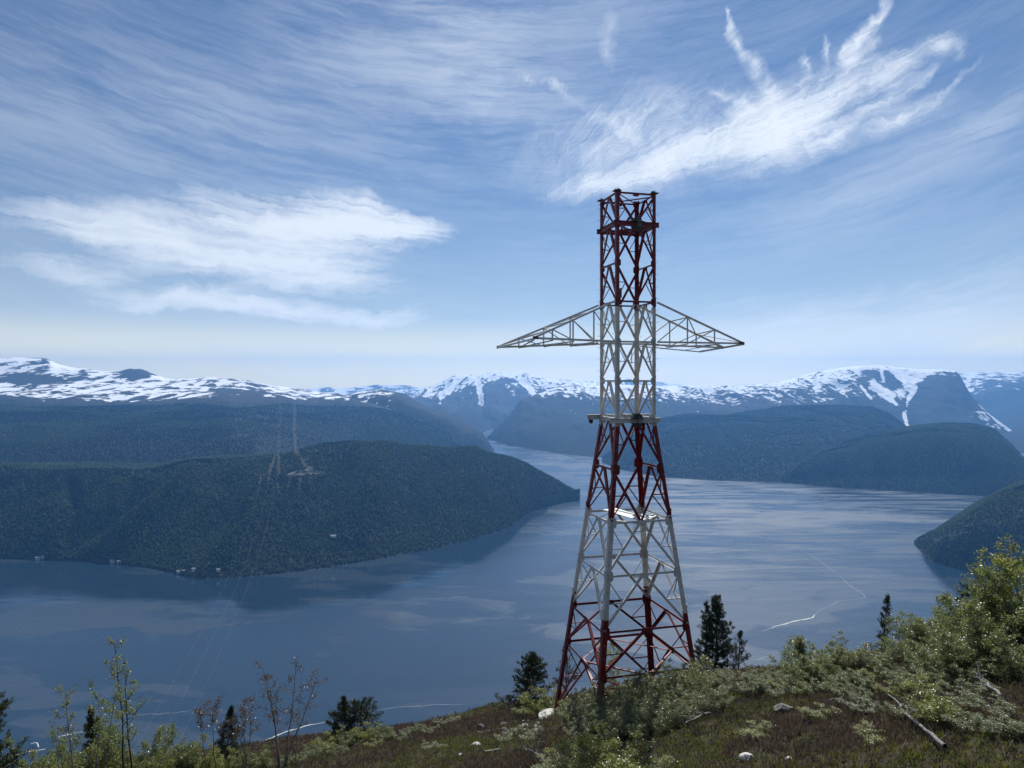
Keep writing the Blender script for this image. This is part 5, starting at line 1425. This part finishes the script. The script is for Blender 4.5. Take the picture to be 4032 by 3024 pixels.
MARKS = {
    'bushes at the foot of the mast': ((2230, 'the left leg of the mast'), (2370, 'the front leg of the mast'), (2560, 'the back leg of the mast'), (2745, 'the right leg of the mast'), (2900, 'the short open pine')),
    'birch bushes on the right of the slope': ((2990, 'the grey boulder'), (3085, 'the nearly bare birch'), (3150, 'the young left leaning birch'), (3222, 'the broken dark stem'), (3455, 'the slender pine'), (3580, 'the fallen trunk'),
                                               (3760, 'the pale flat rock'), (3810, 'the dark pine at right'), (3925, 'the second tallest birch'), (4015, 'the tallest birch')),
    'bushes on the brow left of the heath': ((1342, 'the pointed spruce'), (1418, 'the round topped pine'), (1600, 'the bare end of the drift line'), (1815, 'the pointed rock')),
    'low bushes among the thin birches': ((200, 'the left edge pine'), (365, 'the leaning birch'), (515, 'the tall thin birch'), (700, 'the low gap in the scrub'), (855, 'the crooked brown birch'), (985, 'the forked brown birch'), (1130, 'the tallest brown birch')),
    'bushes around the broad pine': ((2040, 'the small blue green pine'), (2120, 'the broad pine'), (2232, 'the thin open pine'))}
for grp, lst in BUSHES.items():
    bins = {}
    for root, px, D, lb in lst:
        mk = min(MARKS[grp], key=lambda m_: abs(m_[0] - px))[1]
        bins.setdefault(mk, []).append((D, px, root, lb[0]))
    for mk, members in bins.items():
        members.sort(key=lambda v: -v[0])
        n_ = len(members)
        for i, (D, px, root, base) in enumerate(members):
            if n_ == 1: nm = f'single {base} nearest {mk}'
            elif i == 0: nm = f'rearmost {base} near {mk}'
            elif i == n_ - 1: nm = f'foremost {base} near {mk}'
            elif n_ == 3: nm = f'middle {base} of three near {mk}'
            else:
                mids = sorted(v[1] for v in members[1:-1])
                nm = f'{base} near {mk}, ' + ('leftmost of the middle' if px == mids[0] else 'rightmost of the middle' if px == mids[-1] else 'amid the middle ones')
            root['label'] = nm

# ------------------------------------------------------------------ heather carpet
def carpet(name, n, hmin, hmax, blades, width, mat, seed, label, mask=None, spread=0.09):
    rg = np.random.default_rng(seed)
    Y = 15 + (66 - 15) * rg.random(n * 3) ** 0.85
    X = (rg.random(n * 3) * 2 - 1) * (0.92 * Y + 5)
    keep = (Y < crest(X) + 4) & (Y > 14)
    if mask is not None: keep &= rg.random(n * 3) < mask(X, Y)
    X, Y = X[keep][:n], Y[keep][:n]
    Z = ground_z(X, Y)
    m = len(X)
    hh = rg.uniform(hmin, hmax, m) * (0.7 + 0.6 * (fbm(X / 3, Y / 3, 3, seed) + 0.5))
    base = np.repeat(np.stack([X, Y, Z - 0.03], -1), blades, 0)
    H_ = np.repeat(hh, blades) * rg.uniform(0.6, 1.15, m * blades)
    off = rg.normal(size=(m * blades, 3)) * spread; off[:, 2] = 0
    base = base + off
    tip = base + np.stack([rg.normal(size=m * blades) * 0.45, rg.normal(size=m * blades) * 0.45, np.ones(m * blades)], -1) * H_[:, None]
    an = rg.uniform(0, math.pi, m * blades)
    wv = np.stack([np.cos(an), np.sin(an), np.zeros_like(an)], -1) * (width * rg.uniform(0.6, 1.4, m * blades))[:, None]
    mid_ = base * 0.45 + tip * 0.55
    V = np.stack([base, mid_ + wv, tip, mid_ - wv], 1).reshape(-1, 3)
    Q = np.arange(m * blades * 4).reshape(-1, 4)
    return tag(link_mesh(name, np_mesh(name, V, Q), mat), label, kind='stuff')
gm = lambda X, Y: np.clip(0.5 + 6 * fbm(X / 7, Y / 7, 4, 301), 0, 1)
carpet('heather', 40000, 0.16, 0.34, 7, 0.022, M_heath, 1, 'brown heather covering the slope', lambda X, Y: 0.25 + 0.75 * (1 - gm(X, Y)))
carpet('crowberry', 21000, 0.10, 0.26, 7, 0.026, M_heath_g, 2, 'green crowberry patches in the heather', gm)
carpet('dry_grass', 7500, 0.15, 0.30, 5, 0.010, M_straw, 3, 'dry straw coloured grass tufts in the heather', lambda X, Y: np.clip(0.2 + 8 * fbm(X / 4, Y / 4, 3, 333), 0, 1))

# ------------------------------------------------------------------ stones and dead wood
def mat_stone(name, c0, c1, c2):
    m, t, out = material(name)
    P = t.new('ShaderNodeTexCoord').outputs['Object']
    n = t.noise(P, 3.0, 6, 0.65)[0]; n2 = t.noise(P, 9.0, 5, 0.6)[0]
    c = t.mix(t.ramp(n, 0.35, 0.65), c0, c1); c = t.mix(t.ramp(n2, 0.55, 0.72), c, c2)
    t.l.new(principled(t, c, 0.9, 0.2, normal=bump(t, n2, 0.7, 0.05)).outputs[0], out.inputs[0]); return m
M_stone = mat_stone('grey_stone', (0.11, 0.107, 0.10), (0.21, 0.205, 0.19), (0.045, 0.043, 0.036))
M_white = mat_stone('pale_stone', (0.55, 0.52, 0.48), (0.72, 0.70, 0.66), (0.34, 0.31, 0.28))
def stone(px, py, wpx, mat, label, seed, squash=0.6, cat='stone', group=None, D=None, facet=True, cuts=(0.62, 0.9, 9)):
    X, Y = ground_hit(px, py) if D is None else at(px, D)
    r_ = wpx / F * Y / 2
    bm = bmesh.new(); bmesh.ops.create_icosphere(bm, subdivisions=3, radius=1.0)
    rg = np.random.default_rng(seed); o3 = rg.uniform(0, 50, 3)
    pl = [(Vector(rg.normal(size=3)).normalized(), rg.uniform(cuts[0], cuts[1])) for _ in range(cuts[2])]
    for v in bm.verts:
        p = v.co.copy()
        if facet:
            for n, dd in pl:
                q = p.dot(n)
                if q > dd: p = p - n * (q - dd)
        p *= 1 + 0.16 * (float(fbm(np.array(p.x * 1.5 + o3[0]), np.array(p.y * 1.5 + p.z + o3[1]), 3, seed)))
        v.co = Vector((p.x * r_, p.y * r_ * 0.85, p.z * r_ * squash))
    me = bpy.data.meshes.new('stone'); bm.to_mesh(me); bm.free()
    for pgn in me.polygons: pgn.use_smooth = not facet
    o = link_mesh('stone', me, mat)
    o.location = (X, Y, float(ground_z(X, Y)) + r_ * squash * 0.35); o.rotation_euler = (0, 0, rg.uniform(-0.5, 0.5))
    return tag(o, label, cat, group)
stone(3085, 2800, 118, M_stone, 'big grey boulder with a dark overhanging front in the heather', 8, 0.48, 'boulder', cuts=(0.40, 0.70, 16))
stone(2942, 2992, 62, M_white, 'single white stone in the heather at the bottom', 4, 0.6)
stone(3105, 2990, 30, M_white, 'small pale stone right of the single white stone', 5, 0.5)
stone(1893, 2872, 40, M_stone, 'pointed grey rock on the brow of the slope', 6, 0.85)
stone(1982, 2856, 34, M_stone, 'flat grey rock on the brow below the small pine', 7, 0.5)
stone(1875, 2935, 42, M_white, 'pale slab with a dark hollow behind it', 8, 0.45)
stone(1815, 2975, 24, M_white, 'small pale stone left of the rotten log', 9, 0.5)
stone(1985, 2875, 30, M_stone, 'low grey stone under the flat rock', 10, 0.5)
stone(3950, 2798, 60, M_stone, 'pale flat rock half buried at the right edge', 12, 0.3)
stone(3760, 2800, 50, M_stone, 'flat rock in the heather behind the fallen trunk', 13, 0.3)
rg = np.random.default_rng(77)
for i in range(16):
    stone(2080 + rg.uniform(-26, 42), 2868 + rg.uniform(-26, 16), rg.uniform(9, 19), M_white, 'small white broken stone in the heap below the mast foot', 200 + i, 0.7, group='heap of white broken stones')

def deadwood(name, label, cat, pts, r0, r1, mat, twigs=0, seed=0, lift=0.12, tw_len=0.6):
    """branch or log lying on the slope, given by photo pixels along it"""
    P3 = []
    for px, py in pts:
        X, Y = ground_hit(px, py); P3.append((X, Y, float(ground_z(X, Y)) + lift))
    P3 = np.array(P3); u = np.linspace(0, len(P3) - 1, max(8, len(P3) * 3))
    rg = np.random.default_rng(seed)
    P3 = np.stack([np.interp(u, range(len(P3)), P3[:, k]) for k in range(3)], -1) + rg.normal(size=(len(u), 3)) * 0.025
    wd = Wood(); wd.tube(P3, r0, r1, 7)
    for i in range(twigs):
        j = int(rg.integers(1, len(P3) - 1))
        d_ = rg.normal(size=3); d_[2] = abs(d_[2]) * 0.8 + 0.15
        d_ /= np.linalg.norm(d_)
        tp, dl = grow_path(rg, P3[j], d_, tw_len * rg.uniform(0.5, 1.3), 4, 0.25, 0.02)
        wd.tube(tp, r1 * 0.9 + 0.008, 0.006, 4)
        t2, _ = grow_path(rg, tp[2], dl + rg.normal(size=3) * 0.6, tw_len * 0.5, 3, 0.25, 0.0); wd.tube(t2, 0.011, 0.005, 3)
    me = wd.mesh(name)
    return tag(link_mesh(name, me, mat), label, cat)
deadwood('fallen_trunk', 'fallen birch trunk lying down the heath on the right', 'fallen trunk', [(3722, 2975), (3660, 2915), (3580, 2850), (3530, 2790), (3470, 2730)], 0.075, 0.025, M_birchbark, 9, 1, 0.25)
deadwood('dead_branch', 'bleached forked branch lying at the bottom left of the mast', 'dead branch', [(2150, 3020), (2125, 2990), (2090, 2970), (2060, 2962)], 0.055, 0.03, M_greywood, 6, 2, 0.18, 0.8)
deadwood('log', 'white rotten log lying in the heather', 'log', [(1905, 2968), (1940, 2963), (1972, 2959)], 0.085, 0.075, M_greywood, 0, 3, 0.10)
deadwood('log', 'thin grey log on the brow under the pointed rock', 'log', [(1880, 2893), (1930, 2885), (1972, 2876)], 0.05, 0.04, M_greywood, 0, 4, 0.12)
deadwood('dead_branch', 'twisted bleached branch at the edge of the willow thicket', 'dead branch', [(2800, 2830), (2770, 2835), (2740, 2850), (2700, 2870)], 0.05, 0.03, M_greywood, 5, 5, 0.3, 0.6)
deadwood('dead_branch', 'bare pale branch under the right thicket', 'dead branch', [(3940, 2790), (3900, 2760), (3870, 2735), (3840, 2700)], 0.06, 0.03, M_greywood, 6, 6, 0.5, 0.8)
deadwood('dead_branch', 'grey branch on the ground below the right thicket', 'dead branch', [(3380, 2810), (3330, 2795), (3290, 2780)], 0.05, 0.025, M_greywood, 4, 7, 0.3, 0.6)
# ------------------------------------------------------------------ power line over the fjord, masts, roads and houses on the far side
mc, t, out = material('conductor')
t.l.new(principled(t, (0.45, 0.46, 0.46), 0.4, 0.5, 0.6).outputs[0], out.inputs[0])
def land_z(grid, px, py):
    """point of a landform seen at a photo pixel"""
    X2, D2, Z2, att = grid
    PYm = 1500 - Z2 / D2 * F; PXm = 2016 + X2 / D2 * F
    dd = (PXm - px) ** 2 + (PYm - py) ** 2
    i = np.unravel_index(np.argmin(dd), dd.shape)
    return Vector((X2[i], D2[i], Z2[i]))
def cable(pa, pb, sag, r0, r1, label):
    n = 60; w_ = Wood()
    u = np.linspace(0, 1, n)[:, None]
    P3 = np.array(pa)[None] * (1 - u) + np.array(pb)[None] * u
    P3[:, 2] -= 4 * sag * (u[:, 0] * (1 - u[:, 0]))
    w_.tube(P3, r0, r1, 5)
    return tag(link_mesh('power_cable', w_.mesh('power_cable'), mc), label, 'power cable', 'power cables across the fjord')
for k, (x0, x1, lb) in enumerate(((500, 1030, 'left of the three power cables crossing the fjord'), (585, 1062, 'middle of the three power cables crossing the fjord'), (670, 1094, 'right of the three power cables crossing the fjord'))):
    D0 = 330.0
    pa = ((x0 - 2016) / F * D0, D0, (1500 - 3000) / F * D0)
    pb = land_z(HL, x1, 1880) + Vector((0, -5, 14))
    cable(pa, pb, 55, 0.015, 0.06, lb)
msteel, t, out = material('far_steel')
t.l.new(principled(t, (0.42, 0.43, 0.43), 0.5, 0.5).outputs[0], out.inputs[0])
def far_mast(px, py, label, h_=26):
    p = land_z(HL, px, py)
    root = tag(empty('power_mast', p), label, 'power mast', 'masts beside the far road')
    w_ = Wood()
    for dx_ in (-5, 5): w_.tube([(dx_, 0, -2), (dx_, 0, h_)], 0.7, 0.5, 6)
    link_mesh('pole', w_.mesh('pole'), msteel, root)
    w2 = Wood(); w2.tube([(-11, 0, h_ - 2), (11, 0, h_ - 2)], 0.5, 0.5, 4)
    link_mesh('crossarm', w2.mesh('crossarm'), msteel, root)
far_mast(1203, 1832, 'double pole power mast at the foot of the right clearing')
far_mast(1226, 1862, 'double pole power mast on the far road by the clearing', 20)
mroad, t, out = material('gravel_road')
t.l.new(principled(t, (0.28, 0.265, 0.24), 0.9, 0.2).outputs[0], out.inputs[0])
def road(pts, wd_, label):
    P3 = []
    n = 40; p2 = np.array(pts, float); u = np.linspace(0, len(p2) - 1, n)
    for a, b in zip(np.interp(u, range(len(p2)), p2[:, 0]), np.interp(u, range(len(p2)), p2[:, 1])):
        v = land_z(HL, a, b); P3.append(((a - 2016) / F * v.y, v.y, v.z + 2.0))
    P3 = np.array(P3)
    for _ in range(3): P3[1:-1] = (P3[:-2] + 2 * P3[1:-1] + P3[2:]) / 4
    tn = np.gradient(P3[:, :2], axis=0); l = np.hypot(*tn.T) + 1e-6
    nx, ny = -tn[:, 1] / l * wd_ / 2, tn[:, 0] / l * wd_ / 2
    A = P3 + np.stack([nx, ny, np.zeros(n)], -1); B = P3 - np.stack([nx, ny, np.zeros(n)], -1)
    A[:, 2] += 1.4; B2 = B.copy(); 
    V = np.concatenate([A, B, A - [0, 0, 8], B - [0, 0, 8]]); i = np.arange(n - 1)
    Q = np.concatenate([np.stack([i, i + 1, i + 1 + n, i + n], -1), np.stack([i + n, i + n + 1, i + 1 + 3 * n, i + 3 * n], -1), np.stack([i, i + 1, i + 1 + 2 * n, i + 2 * n], -1)])
    tag(link_mesh('road', np_mesh('road', V, Q), mroad), label, kind='structure')
road([(980, 1868), (1040, 1869), (1095, 1870)], 7, 'pale gravel road across the left clearing')
road([(1126, 1872), (1180, 1871), (1230, 1867), (1280, 1867)], 8, 'pale gravel road across the right clearing')
road([(1135, 1871), (1165, 1858), (1212, 1851)], 6, 'pale side road climbing from the far road')
mwall, t, out = material('house_wall'); t.l.new(principled(t, (0.55, 0.55, 0.52), 0.7).outputs[0], out.inputs[0])
mred, t, out = material('boathouse_wall'); t.l.new(principled(t, (0.30, 0.10, 0.07), 0.8).outputs[0], out.inputs[0])
mroof, t, out = material('house_roof'); t.l.new(principled(t, (0.32, 0.33, 0.35), 0.6).outputs[0], out.inputs[0])
mwin, t, out = material('house_window'); t.l.new(principled(t, (0.03, 0.035, 0.04), 0.2).outputs[0], out.inputs[0])
def box_mesh(name, x0, x1, y0, y1, z0, z1):
    V = [(x, y, z) for z in (z0, z1) for y in (y0, y1) for x in (x0, x1)]
    Q = [(0, 2, 3, 1), (4, 5, 7, 6), (0, 1, 5, 4), (1, 3, 7, 5), (3, 2, 6, 7), (2, 0, 4, 6)]
    me = bpy.data.meshes.new(name); me.from_pydata(V, [], Q); return me
def house(px, py, L, W, hh, wall, label, rz):
    p = land_z(HL, px, py)
    root = tag(empty('house', p, rz), label, 'house')
    link_mesh('wall', box_mesh('wall', -L/2, L/2, -W/2, W/2, -3, hh), wall, root)
    me = bpy.data.meshes.new('roof')
    o = 0.6
    me.from_pydata([(-L/2-o, -W/2-o, hh), (L/2+o, -W/2-o, hh), (L/2+o, W/2+o, hh), (-L/2-o, W/2+o, hh), (-L/2-o, 0, hh + W*0.42), (L/2+o, 0, hh + W*0.42)], [], [(0, 1, 5, 4), (2, 3, 4, 5), (0, 4, 3), (1, 2, 5), (0, 3, 2, 1)])
    link_mesh('roof', me, mroof, root)
    for i in range(3):
        x = -L/2 + L * (i + 0.5) / 3
        link_mesh('window', box_mesh('window', x - 0.7, x + 0.7, -W/2 - 0.06, -W/2 + 0.02, hh * 0.35, hh * 0.8), mwin, root)
for a in ((150, 2200, 15, 9, 5, mwall, 'white house on the far shore nearest the left edge', 0.2), (172, 2196, 10, 7, 4, mwall, 'small pale cabin right of the leftmost shore house', -0.2),
          (447, 2212, 16, 9, 5, mwall, 'long white boathouse on the far shore', 0.1), (470, 2213, 12, 8, 4, mwall, 'short white boathouse beside the long one', 0.0),
          (708, 2256, 14, 9, 5, mwall, 'white house at the tip of the green shore field', 0.3), (722, 2252, 9, 7, 4, mred, 'small red cabin above the shore field', 0.0),
          (766, 2248, 12, 9, 6, mwall, 'pale house set back in the trees above the field', -0.3), (858, 2246, 10, 7, 4, mwall, 'small white house at the edge of the green field', 0.2),
          (1312, 2114, 18, 10, 5, mwall, 'white farm building on the lower headland', 0.1)):
    house(*a)
